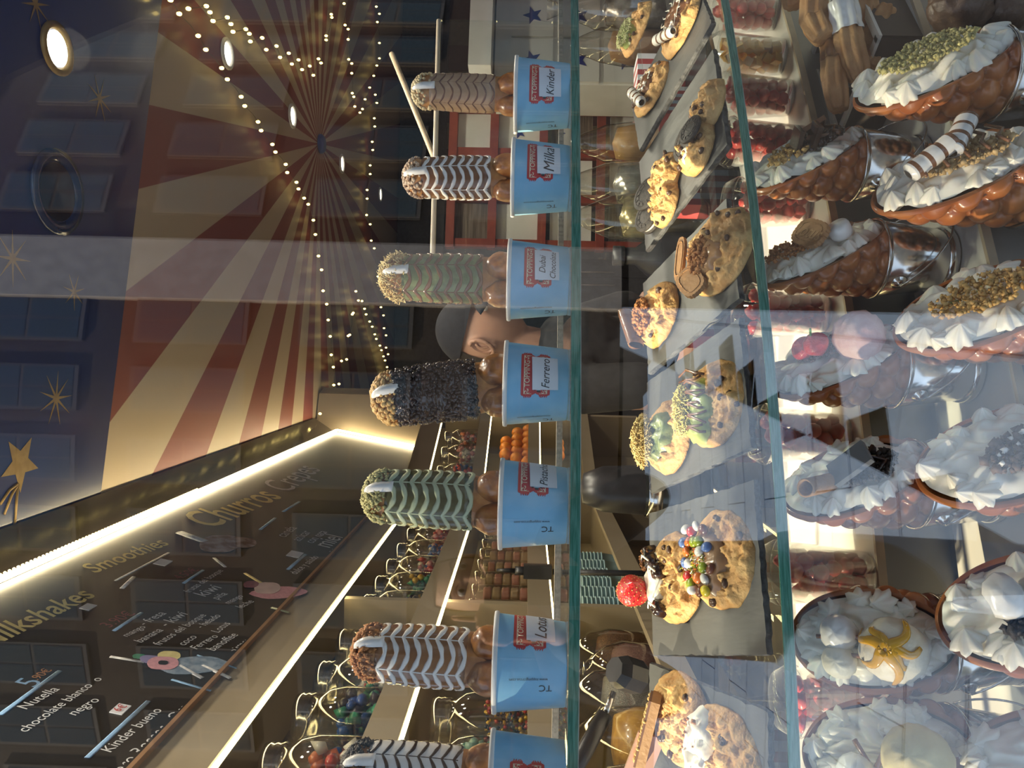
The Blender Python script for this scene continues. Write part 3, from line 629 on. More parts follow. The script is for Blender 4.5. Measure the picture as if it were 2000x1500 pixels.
# white drawer unit with blue stars
M_star = mat('blue star', (.02, .03, .22), .5)
p = at(905, 75, 5.0)
t = thing('drawer_unit', 'white drawer unit with blue stars at the right back', 'cabinet', TR((p.x, 5.0, 0), .15))
B().box((0, .2, .88), (.62, .4, 1.76)).obj('carcass', M_white, t, False)
B().box((0, -.012, 1.84), (.66, .46, .14)).obj('top_cap', M_white, t, False)
for k in range(4):
    for sx_ in (-.155, .155):
        d_ = B().box((sx_, -.012, 1.52 - k * .30), (.29, .024, .27)).obj('drawer', M_white, t, False)
        o = flatpoly(starpoly(5, .065, .027), .004).obj('star', M_star, d_, False); o.matrix_parent_inverse = Matrix.Identity(4); o.location = (sx_, -.0245, 1.52 - k * .30); o.rotation_euler = (PI / 2, 0, 0)
for k in range(7): B().box((.345, .0, 1.62 - k * .2), (.06, .03, .2)).obj('check_trim', (M_redw, mat('orange check', (.36, .18, .03), .5))[k % 2], t, False)
# red timber kiosk with pale panels
p = at(930, 340, 5.6)
t = thing('red_kiosk', 'red painted timber kiosk with pale panels behind the second tub', 'kiosk', TR((p.x, 5.6, 0), .1))
for x in (-.52, -.18, .16, .5): B().box((x, 0, 1.05), (.06, .06, 2.1)).obj('post', M_redw, t, False)
for z in (.55, 1.0, 1.42, 1.78, 2.08): B().box((0, -.01, z), (1.12, .07, .06)).obj('rail', M_redw, t, False)
for i, x in enumerate((-.35, -.01, .33)):
    for j, z in enumerate((.78, 1.21, 1.60, 1.93)):
        pn = B().box((x, .03, z), (.27, .02, .30)).obj('panel', M_white if (i + j) % 3 else mat('slatted panel', (.10, .07, .05), .5, col2=(.20, .15, .12), scale=3, stretch=(1, 1, 20)), t, False)
        if (i + j) % 3 == 1:
            o = flatpoly(starpoly(5, .05, .021), .004).obj('star', M_star, pn, False); o.location = (x, .0195, z); o.rotation_euler = (PI / 2, 0, 0)
# dark tall fridge / column block in the middle back
t = thing('dark_fridge', 'tall dark fridge standing in the middle of the back wall', 'fridge', TR((1.0, 7.2, 0)))
B().box((0, .3, 1.0), (1.6, .6, 2.0)).obj('body', M_black_p, t, False); B().box((-.4, -.012, 1.0), (.76, .024, 1.9)).obj('door', M_black_p, t, False); B().box((.4, -.012, 1.0), (.76, .024, 1.9)).obj('door', M_black_p, t, False)
for x in (-.06, .06): B().tube([(x, -.05, .7), (x, -.05, 1.3)], .012, 8).obj('handle', M_steel, t)
o = B().box((2.0, 8.30, Z(1.18)), (5.2, .12, .5)).obj('trim_3', M_black_p, smooth=False); tag(o, kind='structure')
# glass screen with bright top rail + leaning stick
a, b = at(857, 40, 1.62), at(845, 500, 1.40)
t = thing('glass_screen', 'clear glass counter screen with a pale top rail behind the first tubs', 'screen', V((a.x, a.y, 0)))
t.matrix_world = Matrix.Identity(4)
B().tube([a, b], .005, 8).obj('top_rail', mat('pale rail', (.62, .54, .42), .3), t)
dn = V((0, 0, .42))
B().add([a - V((0, .004, .004)), b - V((0, .004, .004)), b - V((0, .004, 0)) - dn, a - V((0, .004, 0)) - dn] + [a + V((0, .004, -.004)), b + V((0, .004, -.004)), b + V((0, .004, 0)) - dn, a + V((0, .004, 0)) - dn], [(0, 1, 2, 3), (7, 6, 5, 4), (0, 4, 5, 1), (3, 2, 6, 7), (1, 5, 6, 2), (0, 3, 7, 4)]).obj('pane', G_shelf, t, False)
a, b = at(765, 105, 1.72), at(850, 312, 1.60)
o = B().tube([a, a.lerp(b, .5), b, b + (b - a) * .3], .0062, 10).obj('wooden_stick', mat('pale wood stick', (.66, .52, .34), .5, scale=60)); tag(o, 'pale wooden stick leaning behind the first two pastries', 'stick')
# work counter behind the display
M_ctop = mat('black worktop', (.022, .022, .024), .3, coat=.2)
t = thing('work_counter', 'dark work counter behind the display shelves', 'counter', V((0, 0, 0)))
cp = [(-.25, 1.42), (1.9, 2.22), (1.78, 2.52), (-.33, 1.74)]
slabpoly(cp, Z(-.43), Z(-.40)).obj('worktop', M_ctop, t, False)
slabpoly([(-.22, 1.45), (1.85, 2.22), (1.74, 2.48), (-.30, 1.70)], .0, Z(-.431)).obj('base_unit', M_black_p, t, False)
zc_ = Z(-.3995)
def stripes_box(mw, lab, d=(.09, .07, .12), n=6):
    t = thing('striped_carton', lab, 'carton', mw, 'red and white striped cartons')
    for i in range(n):
        B().box((-d[0] / 2 + d[0] * (i + .5) / n, 0, d[2] / 2), (d[0] / n, d[1], d[2])).obj('stripe_panel', (mat('carton red', (.42, .06, .06), .5), M_card)[i % 2], t, False)
    return t
def on_counter(px, py, D): q = at(px, py, D); return V((q.x, q.y, zc_))
stripes_box(TR(on_counter(1190, 150, 2.08), .2, s=1.05), 'red and white striped carton on the back counter near the first tub')
stripes_box(TR(on_counter(1190, 212, 1.98), .5, s=1.0), 'tilted red and white striped carton behind the striped wafer cookie')
def cbag(mw, lab, m_in, w_, h, sd_): bag(mw, lab, m_in, w_, h, sd_)
cbag(TR(on_counter(1190, 20, 2.12)), 'clear foil bag at the right end of the back counter', mat('foil brown', (.10, .08, .07), .25, .6, col2=(.35, .33, .3), scale=20, bump=1, bscale=40), .055, .33, 21)
cbag(TR(on_counter(1190, 90, 2.14)), 'clear bag of brown sugar on the back counter', mat('brown sugar', (.25, .13, .06), .6), .05, .30, 22)
cbag(TR(on_counter(1190, 280, 1.95)), 'amber bag of caramel on the back counter', mat('amber', (.36, .20, .07), .4, col2=(.28, .15, .05), scale=15), .05, .30, 23)
cbag(TR(on_counter(1190, 360, 1.85)), 'clear crinkled bag left of the amber bag', mat('grey foil', (.18, .17, .15), .2, .7, col2=(.5, .48, .44), scale=18, bump=1, bscale=30), .055, .31, 24)
cbag(TR(on_counter(1190, 425, 1.76)), 'clear crinkled bag of gold wrappers behind the dark biscuit cookie', mat('gold foil', (.22, .18, .10), .22, .6, col2=(.5, .42, .22), scale=18, bump=1, bscale=30), .055, .30, 25)
t = thing('black_bottle', 'black round bottle on the back counter below the second tub', 'bottle', TR(on_counter(1215, 500, 1.75)))
B().lathe([(.0001, 0), (.05, 0), (.058, .01), (.058, .09), (.045, .13), (.02, .16), (.02, .19), (.0001, .19)], 24).obj('body', M_black_p, t); B().lathe([(.023, .185), (.023, .21), (.0001, .212)], 16).obj('cap', M_black_p, t)
t = thing('steel_kettle', 'dark steel milk jug with vents on the back counter', 'jug', TR(on_counter(1190, 955, 1.55)))
B().lathe([(.0001, 0), (.06, 0), (.065, .01), (.055, .13), (.05, .16)], 28).obj('body', mat('dark steel', (.08, .085, .08), .25, .8), t); B().lathe([(.056, .128), (.058, .132), (.055, .152), (.053, .155)], 28).obj('steel_band', M_steel, t); B().lathe([(.05, .16), (.046, .24), (.03, .28), (.0001, .285)], 28).obj('lid', M_black_p, t)
B().tube([(.05, 0, .15), (.11, 0, .14), (.12, 0, .08), (.06, 0, .04)], .009, 8).obj('handle', M_black_p, t)
t = thing('black_spatula', 'black handled steel tool with a black head in the bottom left of the counter', 'tool', V((0, 0, 0)))
a, b, c, d_ = at(1140, 1470, 1.02), at(1182, 1395, 1.05), at(1198, 1352, 1.07), at(1230, 1318, 1.09)
B().tube([a - (b - a) * .8, a, b], [.011, .012, .011], 10).obj('grip', M_black_p, t); B().tube([b, c], .0045, 8).obj('steel_rod', M_steel, t)
B().lathe([(.0001, -.03), (.018, -.03), (.024, -.015), (.024, .015), (.018, .03), (.0001, .03)], 8).obj('head', M_black_p, t, False, TR(d_, 0, .5, .4))

# ================================================================== TUBS ON THE UPPER SHELF
TR_, TB, TH = .0465, .0395, .0685                       # rim radius, base radius, height
def tubr(t): return TB + (TR_ - TB) * t / TH
def tubmap(s, t, off): r = tubr(t) + off; a = s / tubr(TH * .5); return (r * math.sin(a), -r * math.cos(a), t)
BW, BHH = .052, .031                                     # ticket badge size
def in_ticket(x, y):
    ax, ay = abs(x), abs(y); e = BW / 2 - .0007 * (1 + math.cos(y * 2 * PI / .0022))
    if ax > e or ay > BHH / 2: return False
    if math.hypot(ax - BW / 2, y) < .0045: return False
    if math.hypot(ax - BW / 2, ay - BHH / 2) < .003: return False
    return True
def badge_mesh(t0, fn, off, nx=64, ny=40):
    b = B(); idx = {}
    def vid(i, j):
        if (i, j) not in idx: idx[(i, j)] = len(b.v); b.v.append(tubmap(-BW / 2 + BW * i / nx, t0 - BHH / 2 + BHH * j / ny, off))
        return idx[(i, j)]
    for i in range(nx):
        for j in range(ny):
            if fn(-BW / 2 + BW * (i + .5) / nx, -BHH / 2 + BHH * (j + .5) / ny): b.f.append((vid(i, j), vid(i + 1, j), vid(i + 1, j + 1), vid(i, j + 1))); b.m.append(0)
    return b
def tubtext(s, cx, cy, width, off, shear=0., ht=1., rot=0, tw=0.):
    vs, fs = text(s, 1., shear, tw); x0 = min(v[0] for v in vs); x1 = max(v[0] for v in vs); k = width / (x1 - x0); xm = (x0 + x1) / 2
    b = B(); P = []
    for v in vs:
        x, y = (v[0] - xm) * k, v[1] * k * ht
        if rot: x, y = -y, x
        P.append(tubmap(cx + x, cy + y, off))
    return b.add(P, fs)
T0 = .0355
def in_border(x, y):
    ax, ay = abs(x), abs(y)
    q = max(ax - (BW / 2 - .0042), ay - (BHH / 2 - .0028)); return -.0007 < q < 0 and not (math.hypot(ax - BW / 2, y) < .006)
def in_curl(x, y):
    ax, ay = abs(x) - .0190, abs(y) - .0090
    return math.hypot(ax, ay) < .0030 and math.sin(math.atan2(ay, ax) * 3 + math.hypot(ax, ay) * 1400) > .35
tub_parts = {}
tubs = []
def tub(px, ang, lab, card, cw=None, has=True):
    k = (1500 - px - 750) / 1500; D = .86 / (1 - .37 * k); p = V((k * D, D, Z(ZS1) + .0003))
    t = thing('paper_tub', lab, 'tub', TR(p, face_cam(p)), 'blue paper tubs on the upper glass shelf')
    B().lathe([(TB - .002, .004), (TB, 0), (TB + .0004, .001), (TR_, TH)], 48).obj('tub_wall', M_tub, t)
    B().lathe([(TR_ - .001, TH - .003), (TR_ + .0016, TH - .0025), (TR_ + .0022, TH), (TR_ + .0014, TH + .002), (TR_ - .001, TH + .0022), (TR_ - .0022, TH), (TB - .003, .004), (.0001, .004)], 48).obj('rolled_rim', M_rim, t)
    r = Matrix.Rotation(ang, 4, 'Z')
    bd = badge_mesh(T0, in_ticket, .0004).obj('ticket_badge', M_red, t, True); bd.matrix_local = r; bd['label'] = 'red ticket shaped emblem'
    badge_mesh(T0, in_border, .0006, 120, 76).obj('badge_border', M_tcream, bd)
    badge_mesh(T0, in_curl, .0006, 120, 76).obj('badge_scroll', M_tcream, bd)
    tubtext('TOPPING', 0, T0 + .0088, .029, .0007, ht=1.15, tw=.01).obj('badge_lettering', M_tcream, bd)
    tubtext('CIRCUS', 0, T0 - .0065, .026, .0007, ht=1.2).obj('badge_lettering', M_tcream, bd)
    for rr_, m_, of in ((.0072, M_ink, .0008), (.0054, M_inkblue, .0010), (.0030, M_ink, .0012)):
        for sx_ in (-1, 1):
            badge_mesh(T0, (lambda x, y, R_=rr_, S=sx_: math.hypot(x - S * .0125, y + .0035) < R_ and not (R_ > .006 and int((math.atan2(y + .0035, x - S * .0125) + PI) * 3) % 2 and R_ < .008)), of, 100, 60).obj('badge_emblem', m_, bd)
    if card:
        lc = B(); lw, lh, cy = .036, .0275, T0 - .010
        for j in range(2): pass
        lc.grid(lambda u, v: tubmap(-lw / 2 + lw * u + .001, cy - lh / 2 + lh * v + (u - .5) * .001, .0022), 14, 4)
        lc.grid(lambda u, v: tubmap(-lw / 2 + lw * u + .001, cy - lh / 2 + lh * v + (u - .5) * .001, .0018), 14, 4)
        c = lc.obj('name_card', M_card, t); c.matrix_local = r
        lines = card.split('|')
        for i, s in enumerate(lines):
            wd = min(.032, .0058 * len(s) + .002) if len(lines) == 1 else (.021 if i == 0 else .032)
            tubtext(s, .001, cy + (.0058 * (len(lines) - 1)) - i * .0118 - .001, wd, .0026, .3, 1.2).obj('card_lettering', M_ink, c)
    wl = tubtext('www.toppingcircus.com', -.052, .036, .036, .0006, rot=1); o = wl.obj('web_address', M_ink, t); o.matrix_local = r
    o = tubtext('TC', -.0605, .020, .012, .0006, rot=1).obj('small_print', M_ink, t); o.matrix_local = r
    tubs.append((t, p, D)); return t
tub(186, .38, 'blue paper tub under the small tan chevron pastry, farthest right', 'Kinder')
tub(347, .52, 'blue paper tub under the brown pastry with white chevrons and nut tip', 'Milka')
tub(547, .42, 'blue paper tub under the green pastry topped with pastry threads', 'Dubai|Chocolate')
tub(749, .26, 'blue paper tub under the dark chocolate nut covered pastry', 'Ferrero')
tub(984, .80, 'blue paper tub under the green pastry with pale green chevrons', 'Pistacho')
tub(1293, .86, 'blue paper tub under the caramel pastry with white chevrons', 'Lotus')
tub(1532, -.12, 'blue paper tub under the black and white pastry, nearest and cut by the frame', None)

# ================================================================== LONG WAFFLE PASTRIES
HP = .150
def shaft(th, h, g=1.):
    """surface of the long waffle; th = angle from the front, h = 0..1 along its length"""
    w_ = (.0268 + .003 * math.sin(PI * min(1, h * 1.05))) * (1.04 - .10 * h); d_ = .0205
    if h > .84: q = math.sqrt(max(0., 1 - ((h - .84) / .16) ** 2)); w_ *= q * (1 + .10 * math.sin(PI * (h - .84) / .16)); d_ *= q
    bend = .010 * h * h
    return V((w_ * g * math.sin(th), -d_ * g * math.cos(th) - bend, .018 + h * (HP - .018)))
def nrm(th, h):
    e = 1e-3; a = shaft(th + e, h) - shaft(th - e, h); b = shaft(th, min(.999, h + e)) - shaft(th, h - e); n = a.cross(b); return n.normalized() if n.length > 0 else V((0, -1, 0))
def pastry(i, lab, coat_m, line_m, head, tilt=0., fwd=.0, s=1., lines=8, thick=.0022, seed=1, nutty=False):
    t_, p, D = tubs[i]; rr = random.Random(seed)
    mw = TR(p + V((0, 0, TH - .012)), face_cam(p)) @ Matrix.Rotation(tilt, 4, 'Y') @ Matrix.Rotation(fwd, 4, 'X') @ Matrix.Scale(s, 4) @ Matrix.Scale((.78, .85, .85, .93, .91, .91, .93)[i], 4, V((1, 0, 0)))
    t = thing('waffle_pastry', lab, 'pastry', mw, 'long decorated waffle pastries in tubs')
    b = B(); b.grid(lambda u, v: shaft(2 * PI * u, v * .999) if v > 0 else shaft(2 * PI * u, 0) * .6, 40, 26, True); b.obj('waffle', M_waffle, t)
    for sx_ in (-1, 1): B().ball((sx_ * .0175, -.012, .019), (.0185, .021, .0195), 24, 16, lump=.10, ls=2.2, seed=seed + sx_).obj('dough_ball', M_ball, t)
    # glaze over the front three quarters of the shaft
    b = B()
    def coat(u, v):
        th = (u - .5) * 2 * 2.05; h = .17 + v * .66
        e = abs(u - .5) * 2; wav = .9 + .1 * noise.noise(V((h * 30, seed, 0)))
        th *= (.86 + .14 * wav) ; n = nrm(th, h); k = .0032 * (1 - e ** 8) * (min(1, v * 12 + .15)) * min(1, (1 - v) * 14 + .2) - .0006
        lp = (.0028 * (noise.noise(V((th * 5, h * 34, seed))) + .6 * noise.noise(V((th * 11, h * 70, seed)))) if nutty else .0003 * noise.noise(V((th * 6, h * 40, seed))))
        return shaft(th, h) + n * (k + lp)
    b.grid(coat, 60 if nutty else 44, 80 if nutty else 40); b.obj('glaze', coat_m, t)
    if nutty:
        b = B()
        for q in range(330):
            th, h = rr.uniform(-1.75, 1.75), rr.uniform(.18, .83); n = nrm(th, h); c = shaft(th, h) + n * .0034
            b.ball(c, (rr.uniform(.0018, .0042), rr.uniform(.0014, .0032), rr.uniform(.0012, .0026)), 6, 4, R=Matrix.Rotation(rr.uniform(0, 3), 3, 'X') @ Matrix.Rotation(rr.uniform(0, 3), 3, 'Z'))
        o = b.obj('chopped_nuts', coat_m, t); tag(o, kind='stuff')
    if line_m:
        b = B()
        for k in range(lines):
            h0 = .20 + .58 * k / (lines - 1)
            pts, ups, rs = [], [], []
            for j in range(49):
                th = -1.75 + 3.5 * j / 48; ph = th / 1.17 + .5; c = abs((ph % 1.0) - .5) * 2            # cusp wave
                h = min(.83, max(.17, h0 + .052 * (c ** 1.7) - .02 + .006 * noise.noise(V((th * 3, k, seed)))))
                n = nrm(th, h); pts.append(shaft(th, h) + n * .0027); ups.append(n); rs.append(thick * (1.15 - .85 * abs(c - .45)) * (1 + .3 * noise.noise(V((th * 4, k * 3, seed)))))
            b.tube(pts, rs, 6, flat=.35, up=ups)
            if k % 2 == 0:                                     # a run dripping over the left edge
                pts = [shaft(a, min(.83, h0 + .03 - q * .004)) + nrm(a, h0) * .0022 for q, a in enumerate((-1.7, -1.85, -2.0, -2.15))]
                b.tube(pts, [thick * .9, thick, thick * 1.1, thick * .6], 6)
        for c in (-.585, .585):
            pts = [shaft(c, .2 + .6 * j / 20) + nrm(c, .2 + .6 * j / 20) * .0025 for j in range(21)]
            b.tube(pts, thick * .35, 5, flat=.5, up=[nrm(c, .2 + .6 * j / 20) for j in range(21)])
        b.obj('icing_lines', line_m, t)
    # crumb covered head
    hm, hk, n_ = head; b = B()
    if hk == 'crumb':
        for q in range(n_):
            th, h = rr.uniform(-2.1, 2.1), .80 + .195 * math.sqrt(rr.random()); n = nrm(th, min(h, .985)); sz = rr.uniform(.0016, .0036)
            b.chip(shaft(th, h) + n * .002, sz, 0, rr)
        o = b.obj('crumb_topping', hm, t); tag(o, kind='stuff')
    elif hk == 'nut':
        for q in range(n_):
            th, h = rr.uniform(-2.1, 2.1), .80 + .195 * math.sqrt(rr.random()); n = nrm(th, min(h, .985)); sz = rr.uniform(.002, .0036)
            b.ball(shaft(th, h) + n * .0018, (sz, sz * .8, sz * .7), 6, 5, R=Matrix.Rotation(rr.uniform(0, 3), 3, 'X'))
        o = b.obj('nut_topping', hm, t); tag(o, kind='stuff')
    elif hk == 'shred':
        for q in range(n_):
            th, h = rr.uniform(-2.1, 2.1), .79 + .205 * math.sqrt(rr.random()); n = nrm(th, min(h, .985)); c = shaft(th, h) + n * .0015
            d_ = V((rr.gauss(0, 1), rr.gauss(0, 1), rr.gauss(0, 1))).normalized(); L_ = rr.uniform(.004, .010)
            b.tube([c - d_ * L_ * .5, c + n * .0035, c + d_ * L_ * .5 + n * rr.uniform(0, .004)], .0006, 3)
        o = b.obj('thread_topping', hm, t); tag(o, kind='stuff')
    B().grid(lambda u, v: (lambda th, h: shaft(th, h) + nrm(th, h) * (.0030 + .0030 * math.sin(PI * min(1, max(0, u))) * min(1, v * 9 + .1) * min(1, (1 - v) * 6 + .1)) )((u - .5) * .42 + .30 + .1 * (1 - v) , .775 + .205 * v), 12, 18).obj('cream_stripe', M_icing, t)
    return t
pastry(0, 'tan hazelnut pastry with thin brown chevrons and a nutty tip, farthest right', M_hazel, M_brownline, (mat('pale nut', (.66, .52, .28), .5), 'nut', 190), .02, .03, .96, 8, .0011, 1)
pastry(1, 'brown chocolate pastry with white chevrons and a nut sprinkled tip', M_choc, M_icing, (mat('mixed nut', (.34, .19, .10), .5, col2=(.7, .55, .4), scale=300), 'nut', 170), -.02, .03, .97, 8, .0023, 2)
pastry(2, 'green pastry with brown chocolate lines and a tip of golden threads', M_pistag, M_choc, (M_shred, 'shred', 520), .0, .03, 1.06, 8, .0022, 3)
pastry(3, 'dark chocolate pastry coated in chopped nuts with a golden nut tip', M_dark, None, (M_nut, 'nut', 240), -.14, .03, 1.06, 8, .002, 4, True)
pastry(4, 'dark green pistachio pastry with pale green chevrons and a green crumb tip', M_pista, M_pistal, (M_crumbg, 'crumb', 420), .03, .03, 1.03, 8, .0026, 5)
pastry(5, 'caramel pastry with white chevrons and a biscuit crumb tip', M_caramel, M_icing, (M_crumb, 'crumb', 300), .04, .03, 1.0, 8, .0024, 6)
pastry(6, 'white iced pastry with black chevrons and a black crumb tip, nearest', M_icing, M_dark, (M_black, 'crumb', 420), .05, .03, 1.0, 8, .0016, 7)

# ================================================================== SLATES AND COOKIES
SL = {1: (.555, 1.105, .784, .168, .208, .374), 2: (.378, .991, .515, .182, .221, .325), 3: (.168, .911, .497, .150, .197, .402), 4: (.010, .844, .404, .156, .207, .379), 5: (-.174, .774, .356, .174, .211, .385), 6: (-.389, .729, .108, .170, .196, .458)}
SLM = {}
slabs = {1: 'slate board with three cookies and striped wafer bars, farthest right', 2: 'slate board under the cookies with dark sandwich biscuits', 3: 'slate board under the caramel biscuit cookies', 4: 'slate board under the green pistachio cookies', 5: 'slate board under the strawberry and colourful sweets cookies', 6: 'slate board under the wafer and white cream cookies, nearest'}
for k, (x, D, yaw, w_, L_, tl) in SL.items():
    mw = TR((x, D, Z(-.2465)), yaw, tl); SLM[k] = mw
    rr = random.Random(k); th = .008
    t = thing('slate_board', slabs[k], 'slate', mw, 'slate boards on the lower shelf')
    # outline with chipped edges
    def edge(a, b, n):
        P = []
        for i in range(n):
            q = i / n; P.append((a[0] + (b[0] - a[0]) * q, a[1] + (b[1] - a[1]) * q))
        return P
    c4 = [(-w_ / 2, 0), (w_ / 2, 0), (w_ / 2, L_), (-w_ / 2, L_)]
    out = sum((edge(c4[i], c4[(i + 1) % 4], 26) for i in range(4)), [])
    cx, cy = 0, L_ / 2; n = len(out)
    def off(i, amt): 
        x_, y_ = out[i]; e = noise.noise(V((x_ * 90, y_ * 90, k))) * amt; f = 1 - (abs(e) + amt * .3) / .09; return (cx + (x_ - cx) * f, cy + (y_ - cy) * f)
    top = [off(i, .0035) for i in range(n)]; mid = [off(i, .0016) for i in range(n)]; bot = [off(i, .004) for i in range(n)]
    b = B(); b.add([(cx, cy, th)] + [(x_, y_, th) for x_, y_ in top], [(0, 1 + i, 1 + (i + 1) % n) for i in range(n)])
    b.obj('slate_face', M_slate, t, False)
    b = B(); vs = [(x_, y_, th) for x_, y_ in top] + [(x_, y_, th * (.45 + .2 * noise.noise(V((x_ * 120, y_ * 120, 5))))) for x_, y_ in mid] + [(x_, y_, 0) for x_, y_ in bot] + [(cx, cy, 0)]
    fs = [(r_ * n + i, (r_ + 1) * n + i, (r_ + 1) * n + (i + 1) % n, r_ * n + (i + 1) % n) for r_ in range(2) for i in range(n)] + [(3 * n, 2 * n + (i + 1) % n, 2 * n + i) for i in range(n)]
    b.add(vs, fs); b.obj('broken_edge', M_slatee, t, False)
    # carton propping the back of the slate
    bp = mw @ V((0, L_ * .80, 0)); hgt = L_ * .70 * math.sin(tl)
    stripes_box(Matrix.Translation((bp.x, bp.y, Z(ZS2) + .0003)) @ Matrix.Rotation(yaw, 4, 'Z') @ Matrix.Translation((0, .012, 0)), 'striped carton propping up the ' + slabs[k].split(' with')[0].replace('slate board', 'slate') + (' holding three cookies' if k == 1 else ''), (.07, .03, hgt - .004), 6)
def onslate(k, px, py, h=.0):
    mw = SLM[k]; n = (mw.to_3x3() @ V((0, 0, 1))).normalized(); p0 = mw @ V((0, 0, .008 + h)); return onplane(px, py, p0, n)
def cookie(k, px, py, r, lab, tip=0., tipdir=0., h=0., seed=1, hgt=.016, chips=9, stretch=1., light=1.):
    p = onslate(k, px, py, .0085 + h); R4 = SLM[k].to_3x3().to_4x4(); rr = random.Random(seed)
    mw = Matrix.Translation(p) @ R4 @ Matrix.Rotation(tipdir, 4, 'Z') @ Matrix.Rotation(tip, 4, 'X') @ Matrix.Translation((0, 0, -.008))
    t = thing('cookie', lab, 'cookie', mw, 'topped cookies on slates')
    def outline(a): return r * (1 + .05 * noise.noise(V((math.cos(a) * 1.6, math.sin(a) * 1.6, seed * 3.3))) + .05 * noise.noise(V((math.cos(a) * 4, math.sin(a) * 4, seed)))) 
    def top(a, q):
        rad = outline(a) * q; x, y = rad * math.cos(a), rad * math.sin(a) * stretch
        pr = hgt * (1 - q ** 5) ** .6 if q < 1 else 0
        return x, y, pr
    def S(u, v):
        a = 2 * PI * u
        if v < .78:
            q = v / .78; x, y, z = top(a, q)
            lum = .0050 * noise.noise(V((x * 70, y * 70, seed * 5))) + .0105 * abs(noise.noise(V((x * 75, y * 75, seed)))) - .0025 + .0022 * noise.noise(V((x * 380, y * 380, seed)))
            return V((x, y, max(.002, z + lum * min(1, (1 - q) * 6))))
        q = 1 - (v - .78) / .22; x, y, _ = top(a, .985 * q); return V((x, y, 0 if v > .80 else .0015))
    b = B(); b.grid(S, 88, 60, True); body = b.obj('cookie_body', M_cookie, t)
    for i in range(chips):
        a, q = rr.uniform(0, 6.28), .9 * math.sqrt(rr.uniform(.12, 1)); x, y, z = top(a, q)
        B().ball((x, y, z + .0008), (rr.uniform(.003, .0055), rr.uniform(.003, .005), .003), 8, 6, lump=.3, ls=2, seed=i).obj('chocolate_chip', M_chip, t)
    t['_r'] = r
    return t
def cream_pool(t, pts, m_, hgt=.0045, z0=.0180, name='sauce', lump=.0008, seed=1):
    """irregular pool of sauce: pts = polar radii around (cx,cy)"""
    cx, cy, rx, ry = pts
    def S(u, v):
        a = 2 * PI * u; rr_ = (1 + .22 * noise.noise(V((math.cos(a) * 1.7, math.sin(a) * 1.7, seed * 2.1))) + .10 * noise.noise(V((math.cos(a) * 5, math.sin(a) * 5, seed))))
        q = v; x, y = cx + rx * rr_ * q * math.cos(a), cy + ry * rr_ * q * math.sin(a)
        return V((x, y, z0 + hgt * (1 - q ** 4) - .006 * q ** 6 + lump * 3 * noise.noise(V((x * 120, y * 120, seed)))))
    return B().grid(S, 40, 14, True).obj(name, m_, t)
def crumbs(t, area, n, sz, m_, z0=.018, seed=1, name='crumbs', hz=.006):
    rr = random.Random(seed); b = B(); cx, cy, rx, ry = area
    for i in range(n):
        a, q = rr.uniform(0, 6.28), math.sqrt(rr.random()); b.chip((cx + rx * q * math.cos(a), cy + ry * q * math.sin(a), z0 + hz * (1 - q * q) * rr.random()), sz * rr.uniform(.5, 1.4), 0, rr)
    o = b.obj(name, m_, t); tag(o, kind='stuff'); return o
def shreds(t, area, n, L0, m_, z0=.018, seed=1, name='pastry_threads', hz=.008, r=.0006):
    rr = random.Random(seed); b = B(); cx, cy, rx, ry = area
    for i in range(n):
        a, q = rr.uniform(0, 6.28), math.sqrt(rr.random()); c = V((cx + rx * q * math.cos(a), cy + ry * q * math.sin(a), z0 + hz * (1 - q * q) * rr.random()))
        d_ = V((rr.gauss(0, 1), rr.gauss(0, 1), rr.gauss(0, .5))).normalized() * L0 * rr.uniform(.5, 1.3)
        b.tube([c - d_ * .5, c + V((0, 0, L0 * .25)), c + d_ * .5], r, 3)
    o = b.obj(name, m_, t); tag(o, kind='stuff'); return o
def drizzle(t, paths, r, m_, name='drizzle', z=.020):
    b = B()
    for P in paths: b.tube([(q[0], q[1], z + (q[2] if len(q) > 2 else 0)) for q in P], r, 6, flat=.6)
    return b.obj(name, m_, t)
def swirl(t, c, rx, ry, m_, z, n=5, name='swirl'):
    b = B(); rr = random.Random(int(c[0] * 9999) + n)
    for i in range(n):
        y = -ry + 2 * ry * (i + .5) / n
        b.tube([(c[0] + rx * (j / 12 - .5) * 1.5 * math.sqrt(max(0, 1 - (y / ry) ** 2)), c[1] + y + .004 * math.sin(j * .9 + i), z + .001) for j in range(13)], [.0016 * math.sin(PI * (j + .5) / 13) + .0003 for j in range(13)], 5, flat=.35)
    return b.obj(name, m_, t)
def striped_bar(t, c, L_, ang, name='wafer_bar', w_=.016):
    b = B(); n = 40
    def S(u, v):
        a = 2 * PI * u; x = (v - .5) * L_; r_ = (w_ / 2) * (1 + .10 * abs(math.sin(v * PI * 3))) * (1 if .03 < v < .97 else .6)
        return V((x, r_ * math.cos(a), r_ * math.sin(a) * .9 + w_ * .4))
    b.grid(S, 20, n, True)
    for i, f in enumerate(b.f): b.m[i] = 1 if (i // 20) % 10 in (4, 5, 6) else 0
    o = b.obj(name, [M_icing, M_choc], t); o.matrix_local = TR(c, ang); return o
